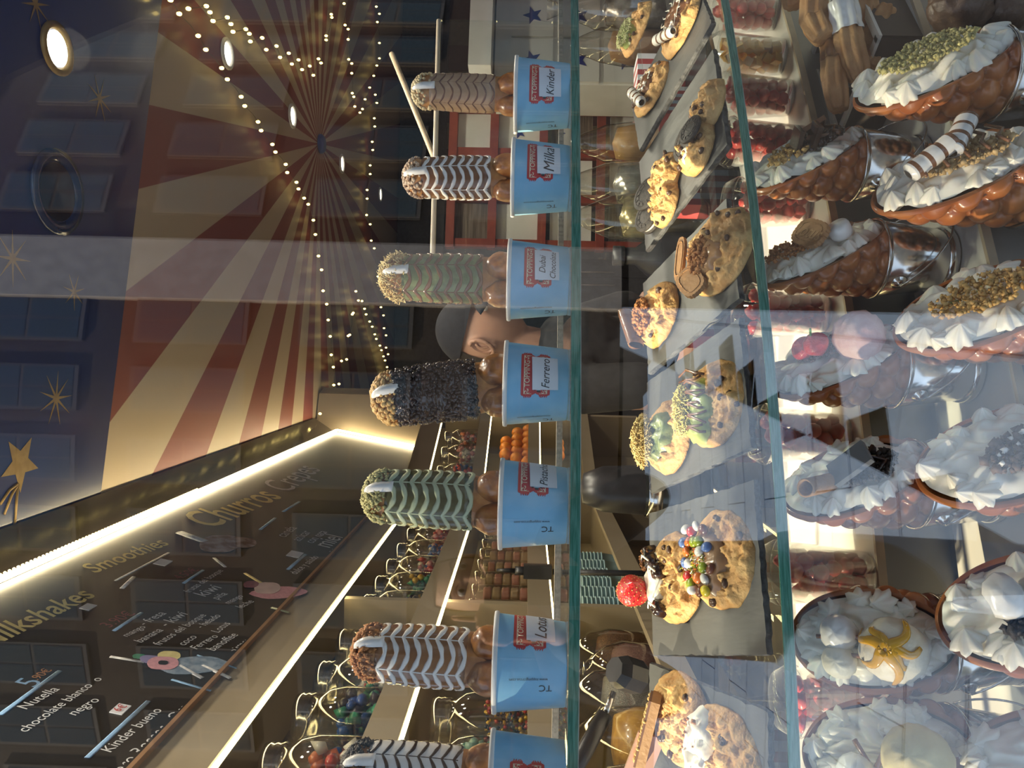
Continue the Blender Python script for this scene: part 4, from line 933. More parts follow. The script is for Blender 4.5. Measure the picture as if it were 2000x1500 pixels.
def sandwich(t, c, r, rx, rz, name='dark_biscuit', cream=True):
    o = B().lathe([(.0001, 0), (r * .96, 0), (r, .0012), (r, .0035), (r * .97, .0045), (.0001, .0045)], 40, wob=lambda a, z: .018 * math.cos(a * 40)).obj(name, M_black, t); o.matrix_local = TR(c, rz, rx)
    b = B()
    for rr_ in (.82, .55): b.tube([(r * rr_ * math.cos(2 * PI * i / 32), r * rr_ * math.sin(2 * PI * i / 32), .0046) for i in range(33)], .0006, 5)
    for i in range(12): a = 2 * PI * i / 12; b.tube([(r * .6 * math.cos(a), r * .6 * math.sin(a), .0047), (r * .78 * math.cos(a + .1), r * .78 * math.sin(a + .1), .0047)], .0007, 5)
    b.obj('embossing', M_black, o)
    if cream:
        B().lathe([(.0001, -.004), (r * .93, -.004), (r * .93, 0), (.0001, 0)], 32).obj('cream_filling', M_icing, o)
        B().lathe([(.0001, -.0085), (r, -.0085), (r, -.004), (.0001, -.004)], 40, wob=lambda a, z: .018 * math.cos(a * 40)).obj('lower_wafer', M_black, o)
    return o
def biscuit(t, c, L_, w_, rz, rx=0., ry=0., word=None, name='caramel_biscuit'):
    n = 60; pts = []
    for i in range(n):
        a = 2 * PI * i / n; cx_, sy = math.cos(a), math.sin(a); k = (abs(cx_) ** 3 + abs(sy) ** 3) ** (-1 / 3)
        s = 1 + .03 * math.cos(a * 24); pts.append((L_ / 2 * cx_ * k * s, w_ / 2 * sy * k * s))
    b = flatpoly(pts, .006); o = b.obj(name, M_biscuit, t, False); o.matrix_local = TR(c, rz, rx, ry)
    B().tube([(x * .78, y * .70, .0062) for x, y in pts + pts[:1]], .0008, 5).obj('raised_border', M_biscuit, o)
    if word:
        vs, fs = text(word, .020 * L_ / .05, .25); B().add([(x, y, .0066) for x, y in vs] + [(x, y, .0056) for x, y in vs], fs + [(a_, b_, c_, d_) for f in fs for a_, b_, c_, d_ in [(f[0], f[1], f[1] + len(vs), f[0] + len(vs))]]).obj('embossed_lettering', mat('biscuit relief', (.52, .30, .13), .6), o, False)
    return o

# slate 1 -----
t = cookie(1, 1240, 55, .050, 'cookie covered with pale green pistachio threads at the right edge', seed=11, chips=6)
cream_pool(t, (-.004, .012, .034, .026), M_pistag2, .006, seed=2); shreds(t, (-.004, .014, .032, .026), 420, .010, mat('pale green threads', (.50, .55, .25), .5, col2=(.62, .6, .33), scale=80), .022, 3)
t = cookie(1, 1325, 45, .052, 'large cookie with glossy milk chocolate swirl and striped wafer bar', seed=12, chips=8)
cream_pool(t, (.006, -.004, .030, .030), M_choc, .006, seed=4, name='chocolate_sauce'); swirl(t, (.006, -.004), .05, .026, M_cream, .0215, 6, 'cream_swirl'); striped_bar(t, (-.012, .022, .016), .075, .6)
t = cookie(1, 1268, 172, .046, 'cookie with striped wafer bar and a chocolate swirl beside the dark biscuits', seed=13, chips=8, tip=.10)
cream_pool(t, (.004, -.004, .022, .020), M_choc, .005, seed=6, name='chocolate_sauce'); swirl(t, (.004, -.004), .03, .018, M_cream, .0205, 4, 'cream_swirl'); striped_bar(t, (-.010, .018, .015), .078, .25)
# slate 2 -----
t = cookie(2, 1382, 205, .034, 'small cookie at the front right with dark biscuits leaning on it', seed=21, chips=5, hgt=.020)
sandwich(t, (-.026, .040, .014), .030, .12, .2); sandwich(t, (-.034, .018, .024), .019, .20, .4, cream=False)
t = cookie(2, 1358, 288, .038, 'broken chocolate chip cookie in front of the dark sandwich biscuits', seed=22, chips=9, hgt=.020)
cream_pool(t, (-.006, .012, .014, .012), M_cream, .003, .018, seed=3, name='cream')
t = cookie(2, 1298, 345, .036, 'chunky cookie at the back with a dark biscuit and blue sheen behind', seed=23, chips=6, hgt=.020)
sandwich(t, (-.004, .036, .016), .026, .25, .1)
t = cookie(2, 1295, 398, .034, 'small cookie with a dark biscuit half hidden behind it', seed=24, chips=6, hgt=.018)
sandwich(t, (.004, .034, .014), .024, .2, -.2)
# slate 3 -----
t = cookie(3, 1398, 488, .056, 'large round cookie with caramel sauce, biscuit crumbs and two biscuits', seed=31, chips=12, tip=.12)
cream_pool(t, (-.006, .012, .028, .030), M_caramel if False else mat('biscuit spread', (.50, .27, .12), .2, coat=.5), .005, seed=5, name='biscuit_sauce'); crumbs(t, (-.002, .016, .026, .020), 190, .0034, M_crumb, .020, 5, hz=.008)
biscuit(t, (.016, .052, .014), .060, .013, -.25, .2, name='finger_biscuit'); biscuit(t, (-.032, .034, .018), .050, .032, .5, .25)
t = cookie(3, 1280, 612, .046, 'cookie with caramel crumbs and a chocolate bar leaning at the back', seed=32, chips=4, hgt=.020)
cream_pool(t, (-.002, .010, .030, .022), mat('biscuit spread', (0, 0, 0)), .005, .019, seed=7, name='biscuit_sauce'); crumbs(t, (-.002, .012, .028, .018), 220, .0034, M_crumb, .024, 6, hz=.008)
b = B(); b.grid(lambda u, v: V(((v - .5) * .072, .010 * math.cos(2 * PI * u) * (1 if .02 < v < .98 else .5), .011 * math.sin(2 * PI * u) * (1 + .06 * noise.noise(V((v * 20, u * 6, 1)))))), 20, 24, True); o = b.obj('chocolate_bar', M_choc, t); o.matrix_local = TR((-.006, .038, .024), .35)
# slate 4 -----
t = cookie(4, 1388, 785, .052, 'cookie with green pistachio sauce, brown drizzle and yellow threads', seed=41, chips=9, tip=.12)
cream_pool(t, (-.006, .016, .040, .026), M_pistag2, .006, seed=8, name='pistachio_sauce'); drizzle(t, [[(-.040 + i * .0072 + .004 * math.sin(i * 2.3), -.004 + .004 * math.sin(i * 1.7), -.004), (-.038 + i * .0072, .004, -.0015), (-.032 + i * .0072 + .003 * math.cos(i * 3.1), .018, 0), (-.030 + i * .0070, .034, -.003)] for i in range(11)], .0016, M_choc, 'chocolate_drizzle', .0262)
shreds(t, (-.004, .032, .032, .014), 360, .008, M_shredy, .024, 8, 'yellow_threads')
t = cookie(4, 1300, 852, .048, 'cookie heaped with golden pastry threads and green cream at the back', seed=42, chips=5, hgt=.018)
cream_pool(t, (-.002, .004, .034, .032), M_pistag, .010, .017, seed=9, name='pistachio_cream', lump=.0016); shreds(t, (-.002, .020, .034, .020), 700, .009, M_shred, .028, 9, hz=.016)
# slate 5 -----
t = cookie(5, 1402, 1092, .053, 'cookie topped with colourful candy coated sweets and sprinkles', seed=51, chips=10, tip=.12)
cream_pool(t, (-.004, .008, .034, .026), mat('nougat cream', (.30, .17, .09), .3, coat=.3), .004, .020, seed=10, name='nougat_cream')
cr = (cm('m red', (.5, .02, .02)), cm('m white', (.72, .70, .68)), cm('m brown', (.16, .05, .03)), cm('m blue', (.10, .18, .45)), cm('m green', (.25, .32, .02)), cm('m orange', (.65, .16, .03)), cm('m yellow', (.70, .55, .03)))
for i, (x, y, c) in enumerate(((.034, .030, 1), (.030, .020, 0), (.035, .012, 1), (.030, .002, 2), (.020, .034, 3), (.020, .026, 5), (.019, .018, 4), (.018, .010, 4), (.009, .030, 5), (.008, .010, 1), (.011, -.002, 3), (-.002, .034, 3), (-.004, .028, 1), (-.010, .005, 4), (-.012, -.006, 2), (-.016, .030, 0), (-.020, .014, 5), (-.022, .004, 1), (-.025, .026, 4), (-.031, .024, 1), (-.034, .012, 2), (-.034, .004, 6))):
    B().ball((0, 0, 0), (.0062, .0062, .0042), 12, 8).obj('coated_sweet', cr[c], t).matrix_local = TR((x, y, .0245), 0, .5 * math.sin(i * 2.1), .5 * math.cos(i * 1.3))
rr = random.Random(5); b = B()
for i in range(150):
    c = V((rr.gauss(-.006, .012), rr.gauss(.020, .008), .0225 + rr.random() * .003)); d_ = V((rr.gauss(0, 1), rr.gauss(0, 1), .3)).normalized() * .003; b.tube([c - d_, c + d_], .0006, 4, mi=rr.randrange(4))
o = b.obj('sprinkles', [M_icing, cm('m orange', (0, 0, 0)), cm('m yellow', (0, 0, 0)), cm('m green', (0, 0, 0))], t); tag(o, kind='stuff')
t = cookie(5, 1312, 1128, .052, 'cookie with a strawberry, cream and chocolate blobs at the back', seed=52, chips=7, hgt=.018)
cream_pool(t, (-.004, .022, .036, .020), M_cream, .006, .018, seed=12, name='cream')
for i, (x, y) in enumerate(((.020, .024), (.006, .010), (-.034, .012), (.030, .030))): cream_pool(t, (x, y, .012, .010), M_dark, .008, .020, 'chocolate_blob' if False else 'chocolate_blob', seed=i + 3)
drizzle(t, [[(x, y - .008, 0), (x + .006, y, .004), (x, y + .008, 0)] for x, y in ((.02, .024), (.006, .010), (-.034, .012))], .0014, M_cream, 'cream_drizzle', .029)
crumbs(t, (.022, .030, .014, .010), 60, .002, M_crumb, .025, 12)
st = B(); st.grid(lambda u, v: V(((.0195 * math.sin(PI * min(1, v * 1.0) ** .8) * (1 + .06 * math.cos(2 * PI * u * 3))) * math.cos(2 * PI * u), (.0195 * math.sin(PI * v ** .8)) * math.sin(2 * PI * u), (v - .5) * .042)), 28, 20, True)
o = st.obj('strawberry', M_straw, t); o.matrix_local = TR((-.012, .046, .034), .4, 1.1)
sb = B()
for i in range(90):
    v_ = .12 + .76 * (i + .5) / 90; a_ = i * 2.399; r_ = .0197 * math.sin(PI * v_ ** .8); sb.ball((r_ * math.cos(a_), r_ * math.sin(a_), (v_ - .5) * .042), (.0007, .0007, .0011), 5, 4)
tag(sb.obj('seeds', M_shredy, o), kind='stuff')
# slate 6 -----
t = cookie(6, 1325, 1405, .050, 'cookie with a nut studded chocolate wafer at the back of the nearest slate', seed=61, chips=5, hgt=.020)
o = B().box((0, 0, 0), (.085, .024, .010)).obj('wafer_biscuit', M_biscuit, t, False); o.matrix_local = TR((-.020, .032, .024), -.35, -.7)
b = B(); rr = random.Random(6)
for i in range(70): b.ball((rr.uniform(-.04, .04), rr.uniform(-.010, .010), .007), rr.uniform(.0018, .003), 6, 5)
n2 = b.obj('chopped_nuts', M_nut, o); tag(n2, kind='stuff'); B().box((0, 0, .006), (.084, .022, .003)).obj('chocolate_coat', M_choc, o, False)
o = B().box((0, 0, 0), (.06, .004, .03)).obj('caramel_shard', mat('pink caramel', (.50, .28, .20), .25, coat=.5), t, False); o.matrix_local = TR((-.050, .044, .022), -.5, -.5)
t = cookie(6, 1405, 1492, .056, 'cookie with white cream and nut pieces at the front of the nearest slate', seed=62, chips=9, tip=.1)
cream_pool(t, (.010, .022, .040, .022), M_cream, .008, seed=14, name='cream', lump=.002); crumbs(t, (.010, .022, .036, .018), 14, .003, M_crumb, .027, 14, 'nut_pieces')

# ================================================================== BUBBLE WAFFLES IN STEEL BUCKETS
BR, BBR, BHT = .047, .036, .086
def bucket_parts(t, ra=0.):
    RZ = Matrix.Rotation(ra, 4, 'Z')
    B().lathe([(.0001, .006), (BBR - .002, .006), (BBR, 0), (BBR + .002, .001), (BBR + .0005, .012), (BBR + .001, .014), (BR - .001, BHT - .002), (BR - .002, BHT - .002), (BBR - .001, .013), (.0001, .012)], 40).obj('bucket_wall', M_steel, t)
    B().lathe([(BBR + .0015, .001), (BBR + .0032, .003), (BBR + .0032, .010), (BBR + .001, .012)], 40).obj('base_ring', M_steel, t)
    B().tube([((BR) * math.cos(2 * PI * i / 40), BR * math.sin(2 * PI * i / 40), BHT) for i in range(41)], .0018, 8).obj('rolled_rim', M_steel, t)
    for sx_ in (-1, 1):
        e = B().lathe([(.0001, .006), (.004, .0055), (.006, .003), (.0085, .001), (.009, 0)], 18).obj('handle_lug', M_steel, t); e.matrix_local = RZ @ TR((sx_ * (BR - .003), 0, BHT - .018), 0, 0, sx_ * PI / 2)
    B().tube([((BR + .004) * math.cos(a), (BR + .012) * math.sin(a), BHT - .018 - .052 * math.sin(a)) for a in [PI * i / 24 for i in range(25)]], .0011, 6).obj('wire_handle', M_wire, t).matrix_local = RZ
WH0, WH1, WFL = .006, .066, .13      # opening: mean height and swing above the rim, flare
def wr(z): return .0415 + (WFL * z - .35 * z * z if z > 0 else .15 * z)
def wtop(ph): return WH0 + WH1 * (1 + math.cos(ph))                 # tall at ph = 0 (the back)
def wsurf(ph, v, out=0.):
    z = -.05 + v * (wtop(ph) + .05); r = wr(z) + out; return V((r * math.cos(ph) - .12 * max(0, z), r * math.sin(ph), z))
def bubble(ph, v):
    z = (v * (wtop(ph) + .05) - .045) / .0235; row = math.floor(z); x = ph / (2 * PI) * 9 + (row % 2) * .5
    dx = (x - math.floor(x) - .5) * 2; dz = (z - row - .5) * 2; q = dx * dx * .9 + dz * dz * .9
    k = max(0., min(1., (z * .0235 + .002) / .02)); return (.0105 * math.sqrt(max(0, 1 - q)) - .004) * k * k
W_ME = None
def waffle_parts(t, mw):
    global W_ME
    if W_ME is None:
        b = B(); b.grid(lambda u, v: wsurf(2 * PI * u, v, bubble(2 * PI * u, v) * min(1, (1 - v) * 12)), 150, 64, True)
        b.grid(lambda u, v: wsurf(-2 * PI * u, v, -.004), 80, 12, True); b.grid(lambda u, v: wsurf(2 * PI * u, 1, .0008 - .0055 * v) + V((0, 0, .0012 * math.sin(PI * v))), 120, 4, True)
        W_ME = b.obj('bubble_waffle', M_bubble, t); o = W_ME
    else: o = W_ME.copy(); C.objects.link(o); o.parent = t
    o.matrix_local = mw
    return o
def opening(ph, q, lift=0.):
    e = wsurf(ph, 1.0, -.006); c = V((-.008, 0, WH0 + WH1 * .80)); p = c.lerp(e, q)
    n = V((-WH1 * 1.6, 0, .075)).normalized() if False else V((-.80, 0, .60))
    return p + n * lift, n
def rosette(b, p, n, r, h, tw, rr):
    ax = (n + V((rr.gauss(0, .25), rr.gauss(0, .25), rr.gauss(0, .25)))).normalized(); ex = ax.orthogonal().normalized(); ey = ax.cross(ex); vs = []
    K, m_ = 9, 28
    for i in range(K):
        f = i / (K - 1); rad = r * (1.0 if f < .01 else (1 - f ** 1.5) ** .75 * 1.06); 
        for j in range(m_):
            a = 2 * PI * j / m_; q = rad * (1 + .20 * math.cos(7 * a + tw * f) * (1 - f * .5)); vs.append(p + ex * q * math.cos(a) + ey * q * math.sin(a) + ax * (h * f - .004) + ex * (.004 * f * f))
    b.add(vs, [(i * m_ + j, i * m_ + (j + 1) % m_, (i + 1) * m_ + (j + 1) % m_, (i + 1) * m_ + j) for i in range(K - 1) for j in range(m_)])
def cream_parts(t, mw, seed, m_=None, hgt=.016, ruff=1., n=20):
    rr = random.Random(seed * 31)
    def S(u, v):
        ph = 2 * PI * u
        f = .5 + .5 * math.sin(ph * 11 + 6 * noise.noise(V((ph, v * 3, seed))) + v * 4)
        l = hgt * (1 - v ** 3) + ruff * .007 * f * math.sin(PI * min(1, v * 1.05)) ** .7 * (.3 + v) + .006 * noise.noise(V((math.cos(ph) * v * 4, math.sin(ph) * v * 4, seed)))
        return opening(ph, v * .97, l)[0]
    b = B().grid(S, 110, 30, True)
    for k in range(int(n * ruff)):
        ph = 2 * PI * (k + rr.random() * .5) / max(1, int(n * ruff)); q = rr.uniform(.74, .90) if k % 4 else rr.uniform(.2, .5)
        p, nn = opening(ph, q, .006); rosette(b, p, nn, rr.uniform(.009, .014), rr.uniform(.010, .018), rr.uniform(1, 3), rr)
    o = b.obj('whipped_cream', m_ or M_cream, t); o.matrix_local = mw
    return o
def opf(x, y, lift=.022):
    """frame on the filling: x across, y toward the tall back, both -1..1"""
    x = x * .85 + .20; ph = math.atan2(x, y); q = min(1, math.hypot(x, y)); p, n = opening(ph, q * .9, lift + .005 * (1 - q))
    ex = V((0, 1, 0)); ey = n.cross(ex); M_ = Matrix.Identity(4)
    for i in range(3): M_[i][0] = ex[i]; M_[i][1] = ey[i]; M_[i][2] = n[i]; M_[i][3] = p[i]
    return M_
def waffle(px, py, D, zb, rot, lab, seed, cream=M_cream, s=1., lean=0.):
    p = at(px, py, D); p.z = Z(zb) + .0006
    t = thing('waffle_bucket', lab, 'dessert', TR(p, rot), 'bubble waffles in steel buckets'); t.scale = (s, s, s)
    bucket_parts(t, PI + .75 - rot); mw = TR((0, 0, BHT - .008), 0, 0, lean)
    waffle_parts(t, mw); cream_parts(t, mw, seed, cream)
    t['_m'] = 0; del t['_m']
    return t, mw
def put(t, mw, b, m_, name, fr, smooth=True, stuff=False):
    o = b.obj(name, m_, t, smooth); o.matrix_local = mw @ fr
    if stuff: tag(o, kind='stuff')
    return o
def wcrumbs(t, mw, n, sz, m_, seed, name='crumbs', ar=(0, 0, .8, .8), lift=.020):
    rr = random.Random(seed); b = B()
    for i in range(n):
        a, q = rr.uniform(0, 6.28), math.sqrt(rr.random()); M_ = opf(ar[0] + ar[2] * q * math.cos(a), ar[1] + ar[3] * q * math.sin(a), lift + .004 * rr.random())
        b.chip(M_.translation, sz * rr.uniform(.5, 1.4), 0, rr)
    return put(t, mw, b, m_, name, Matrix.Identity(4), True, True)
def wline(t, mw, paths, r, m_, name, lift=.026):
    b = B()
    for P in paths: b.tube([opf(x, y, lift).translation for x, y in P], r, 6)
    return put(t, mw, b, m_, name, Matrix.Identity(4))
def scoop(t, mw, x, y, r, m_, lift=.016, name='ice_cream_scoop', seed=1):
    b = B(); b.ball((0, 0, r * .55), r, 28, 18, lump=.10, ls=5, seed=seed); return put(t, mw, b, m_, name, opf(x, y, lift))
def marsh(t, mw, x, y, r, m_=None, name='marshmallow', lift=.018):
    return put(t, mw, B().lathe([(.0001, 0), (r * .9, 0), (r, r * .3), (r, r * 1.0), (r * .85, r * 1.3), (.0001, r * 1.35)], 20), m_ or M_icing, name, opf(x, y, lift))
M_pink = mat('pink ice cream', (.74, .44, .42), .55, col2=(.80, .55, .52), scale=60, bump=.5, bscale=120)
M_vanilla = mat('vanilla ice cream', (.80, .74, .58), .5, col2=(.84, .79, .66), scale=40, bump=.4, bscale=120)
M_osauce = mat('orange sauce', (.80, .42, .02), .15, coat=.7)
LFT = PI + .1                     # tall back turned to the viewer's left
# --- upper row
t, q = waffle(1695, 322, 1.0, -.50, PI-.62, 'waffle bucket with dark chocolate squares and chopped nuts', 1)
put(t, q, B().box((0, 0, .010), (.030, .030, .006), Matrix.Rotation(.9, 3, 'X')), M_dark, 'chocolate_square', opf(.1, .1), False); put(t, q, B().box((0, 0, .012), (.028, .026, .006), Matrix.Rotation(.8, 3, 'X')), M_dark, 'chocolate_square', opf(.45, -.25), False)
put(t, q, B().box((0, 0, .014), (.026, .03, .006), Matrix.Rotation(-.6, 3, 'Y')), M_choc, 'chocolate_square', opf(-.3, -.3), False)
wcrumbs(t, q, 160, .0034, M_nut, 3, 'chopped_nuts', (.1, .2, .7, .5)); wcrumbs(t, q, 90, .005, M_dark, 4, 'chocolate_crumbs', (.2, -.3, .6, .5)); wline(t, q, [[(-.6, -.5), (-.2, -.7), (.2, -.6), (.6, -.7)], [(-.5, -.2), (0, -.1), (.5, -.5)]], .003, M_choc, 'chocolate_drizzle')
t, q = waffle(1700, 505, .935, -.50, PI-.50, 'waffle bucket with an embossed caramel biscuit and a marshmallow', 2)
o = biscuit(t, (0, 0, 0), .060, .034, 0, word='Lotus', name='caramel_biscuit'); o.matrix_local = q @ opf(.05, .12, .026) @ TR((0, 0, .004), .25, .35); wcrumbs(t, q, 170, .003, M_crumb, 5, 'biscuit_crumbs', (-.15, .45, .6, .45)); marsh(t, q, .45, -.35, .013); wline(t, q, [[(.4, -.2), (.6, -.5), (.2, -.6)]], .003, mat('biscuit spread', (0, 0, 0)), 'biscuit_sauce')
t, q = waffle(1732, 716, .88, -.50, PI-.55, 'waffle bucket with a pink ice cream scoop and a strawberry', 3)
scoop(t, q, .35, -.42, .027, M_pink, .018, seed=3)
b = B(); b.grid(lambda u, v: V((.0145 * math.sin(PI * v ** .8) * math.cos(2 * PI * u), .0145 * math.sin(PI * v ** .8) * math.sin(2 * PI * u), (1 - v) * .032)), 24, 16, True)
s_ = put(t, q, b, M_straw, 'strawberry', opf(.25, .25, .024)); o = B().tube([(0, 0, .030), (.004, .002, .038), (.012, .003, .046)], .0014, 6).obj('stem', M_green, s_)
b = B(); b.grid(lambda u, v: V((.014 * math.sin(PI * v ** .8) * math.cos(2 * PI * u), .014 * math.sin(PI * v ** .8) * math.sin(2 * PI * u), (1 - v) * .028)), 20, 14, True); put(t, q, b, M_straw, 'strawberry', opf(-.15, .35, .022) @ TR((0, 0, 0), 0, .5))
wcrumbs(t, q, 130, .003, mat('cake crumb', (.36, .22, .16), .7), 6, 'cake_crumbs', (-.25, .1, .55, .5))
t, q = waffle(1790, 945, .825, -.50, PI-.62, 'waffle bucket with dark cookie crumbs and a wafer tube', 4)
wcrumbs(t, q, 170, .0042, M_black, 7, 'dark_cookie_crumbs', (.1, -.2, .7, .5)); put(t, q, B().lathe([(.0095, 0), (.0095, .062), (.0075, .062), (.0075, 0)], 20, wob=lambda a, z: .03 * math.sin(a * 3 + z * 500)), M_biscuit, 'wafer_tube', opf(.0, .35, .012) @ TR((0, 0, 0), 0, .5, .6)); put(t, q, B().box((0, 0, .012), (.03, .045, .006), Matrix.Rotation(.3, 3, 'X')), mat('blue grey wafer', (.16, .17, .19), .5), 'wafer_square', opf(.15, .05), False); wline(t, q, [[(-.6, -.4), (-.2, -.2), (.3, -.5), (.6, -.3)], [(-.5, 0), (0, .1), (.4, -.1)]], .0024, M_dark, 'chocolate_drizzle')
t, q = waffle(1822, 1255, .775, -.50, PI-1.25, 'waffle bucket with vanilla scoops, orange sauce and brown drizzle', 5)
scoop(t, q, .05, -.25, .030, M_vanilla, .014, seed=5); scoop(t, q, .35, .45, .016, M_vanilla, .016, seed=6); scoop(t, q, -.4, .45, .018, M_icing, .014, seed=7)
sbm = B(); sph = lambda th, a: V((.0312 * math.sin(th) * math.cos(a), .0312 * math.sin(th) * math.sin(a), .0165 + .0312 * math.cos(th)))
for k, (a, L_) in enumerate(((.2, 1.35), (.9, .7), (1.6, 1.0), (2.4, 1.3), (3.5, .8), (4.1, 1.4), (5.3, 1.1))):
    sbm.tube([sph(.05 + L_ * i / 9, a + .25 * math.sin(i * .5 + k)) for i in range(10)], [.0075 - .0050 * (i / 9) ** .5 for i in range(10)], 8, flat=.3, up=[sph(.05 + L_ * i / 9, a) - V((0, 0, .0165)) for i in range(10)])
put(t, q, sbm, M_osauce, 'orange_sauce', opf(.05, -.25, .014)); wline(t, q, [[(.1, .6), (.2, .2), (-.1, 0), (-.2, -.5)], [(-.3, .7), (-.3, .2), (-.5, -.2)], [(-.5, -.6), (0, -.75), (.5, -.6)]], .0022, M_caramel, 'caramel_drizzle', .030)
t, q = waffle(1845, 1478, .735, -.50, PI-1.0, 'waffle bucket with whipped cream and a yellow scoop, nearest of the upper row', 6)
scoop(t, q, .1, -.35, .030, mat('yellow ice cream', (.80, .66, .30), .5, bump=.4), .014, seed=8); scoop(t, q, .3, .45, .018, M_icing, .014, seed=9); wline(t, q, [[(-.5, .4), (0, .3), (.5, .5)], [(-.6, 0), (-.2, .1), (.2, .2)]], .0026, M_caramel, 'caramel_drizzle', .028)
# --- lower row
t, q = waffle(1965, 148, .895, -.625, PI-.75, 'waffle bucket heaped with green pistachio crumbs and cream, farthest right', 11, s=1.12)
o = cream_parts(t, q, 21, M_pistag, .021, .5); o.name = 'pistachio_sauce'; o.matrix_local = q @ TR((.002, 0, .006), 0, 0, 0, .82); wcrumbs(t, q, 520, .0026, M_crumbg, 11, 'pistachio_crumbs', (0, .05, .75, .7), .024)
t, q = waffle(2015, 348, .84, -.625, PI-.70, 'waffle bucket with two striped wafer rolls and chocolate lines', 12, s=1.12)
wcrumbs(t, q, 220, .0032, mat('hazelnut crumb', (.52, .36, .17), .6), 12, 'hazelnut_crumbs', (.1, -.1, .7, .7)); wline(t, q, [[(-.7, -.5 + k * .25), (-.2, -.65 + k * .28), (.2, -.5 + k * .25), (.7, -.6 + k * .27)] for k in range(5)], .0017, M_choc, 'chocolate_drizzle', .028)
for x, y, a in ((.15, .35, .3), (-.35, -.05, .9)):
    o = striped_bar(t, (0, 0, 0), .052, 0, 'striped_wafer_roll', .019); o.matrix_local = q @ opf(x, y, .026) @ TR((0, 0, 0), PI / 2 + a)
t, q = waffle(2070, 612, .79, -.625, PI-.70, 'waffle bucket with green pistachio cream and golden crumbs in the lower row', 13, s=1.1)
o = cream_parts(t, q, 22, M_pistag, .020, .7); o.name = 'pistachio_sauce'; o.matrix_local = q @ TR((.002, 0, .006), 0, 0, 0, .86); wcrumbs(t, q, 300, .0030, M_nut, 13, 'golden_crumbs', (.1, 0, .7, .7), .024)
t, q = waffle(2100, 900, .735, -.625, PI-.75, 'waffle bucket with cream and brown cookie chunks in the lower row', 14, s=1.1)
wcrumbs(t, q, 260, .0042, mat('cocoa crumb', (.16, .10, .08), .6), 14, 'cookie_chunks', (.2, -.2, .65, .65)); wcrumbs(t, q, 60, .003, M_icing, 15, 'white_chips', (.2, -.2, .6, .6), .026)
t, q = waffle(2130, 1200, .69, -.625, PI-.8, 'waffle bucket with blue grey cookie pieces in the lower row', 15, s=1.1)
wcrumbs(t, q, 200, .0045, M_black, 16, 'dark_cookie_crumbs', (.2, -.1, .65, .65)); put(t, q, B().ball((0, 0, .008), (.02, .014, .010), 14, 10, lump=.3, ls=3), M_icing, 'cream_dollop', opf(-.3, .4))
t, q = waffle(2150, 1520, .655, -.625, PI-.8, 'waffle bucket nearest the left edge of the lower row', 16, s=1.1)

# ================================================================== CLEAR CUPS OF FRUIT
CUPR = [(.0001, .001), (.027, .001), (.028, .003), (.0365, .098), (.0385, .099), (.0385, .102), (.0355, .102), (.027, .004), (.0001, .004)]
cup0 = None
def fruit_cup(px, py, D, lab, kind, seed):
    global cup0
    p = at(px, py, D); p.z = Z(-.409) + .0006; rr = random.Random(seed)
    t = thing('fruit_cup', lab, 'cup', TR(p, seed), 'clear plastic cups of fruit')
    if cup0 is None: cup0 = B().lathe(CUPR, 32).obj('clear_cup', G_cup, t)
    else: o = cup0.copy(); C.objects.link(o); o.parent = t
    lid = B().lathe([(.0385, .101), (.040, .102), (.039, .106), (.03, .122), (.0001, .126)], 32).obj('dome_lid', G_cup, t)
    pm = None
    for i in range(34):
        lv = i // 6; r_ = .0165 + .0015 * lv; a = rr.uniform(0, 6.28) if i % 6 == 0 else a + 1.2
        c = V((r_ * math.cos(a), r_ * math.sin(a), .016 + lv * .0155)) if i % 6 else V((0, 0, .016 + lv * .0155))
        if pm is None or i < 4 and False:
            pm = (B().ball((0, 0, 0), (.0105, .0095, .0088), 10, 8, lump=.35, ls=1.6, seed=seed) if kind != 'mango' else B().box((0, 0, 0), (.015, .014, .013))).obj('fruit_piece', {'straw': M_strawl, 'mango': M_mango}[kind], t, kind != 'mango'); o = pm
        else: o = pm.copy(); C.objects.link(o)
        if kind == 'mango' and i == 20: pass
        o.matrix_local = TR(c, rr.uniform(0, 6), rr.uniform(0, 3))
    return t
DA = lambda py: (lambda k: .958 / (1 - .49 * k) + .06)((750 - py) / 1500)
for i, (px, py, lab, kd_) in enumerate(((1480, 25, 'clear cup of strawberries at the right end of the back tread', 'straw'), (1480, 110, 'clear cup of orange mango cubes', 'mango'), (1490, 190, 'clear cup of strawberries just left of the mango cup', 'straw'), (1500, 280, 'clear cup of strawberries behind the chocolate squares waffle', 'straw'), (1530, 400, 'clear cup of strawberries behind the caramel biscuit waffle', 'straw'), (1540, 610, 'clear cup of strawberries between the biscuit and ice cream waffles', 'straw'), (1580, 850, 'clear cup of strawberries left of the pink ice cream waffle', 'straw'), (1600, 1120, 'large clear cup of strawberries right of the orange sauce waffle', 'straw'), (1600, 1370, 'clear cup of strawberries left of the orange sauce waffle', 'straw'))):
    fruit_cup(px, py, DA(py), lab, kd_, i + 1)

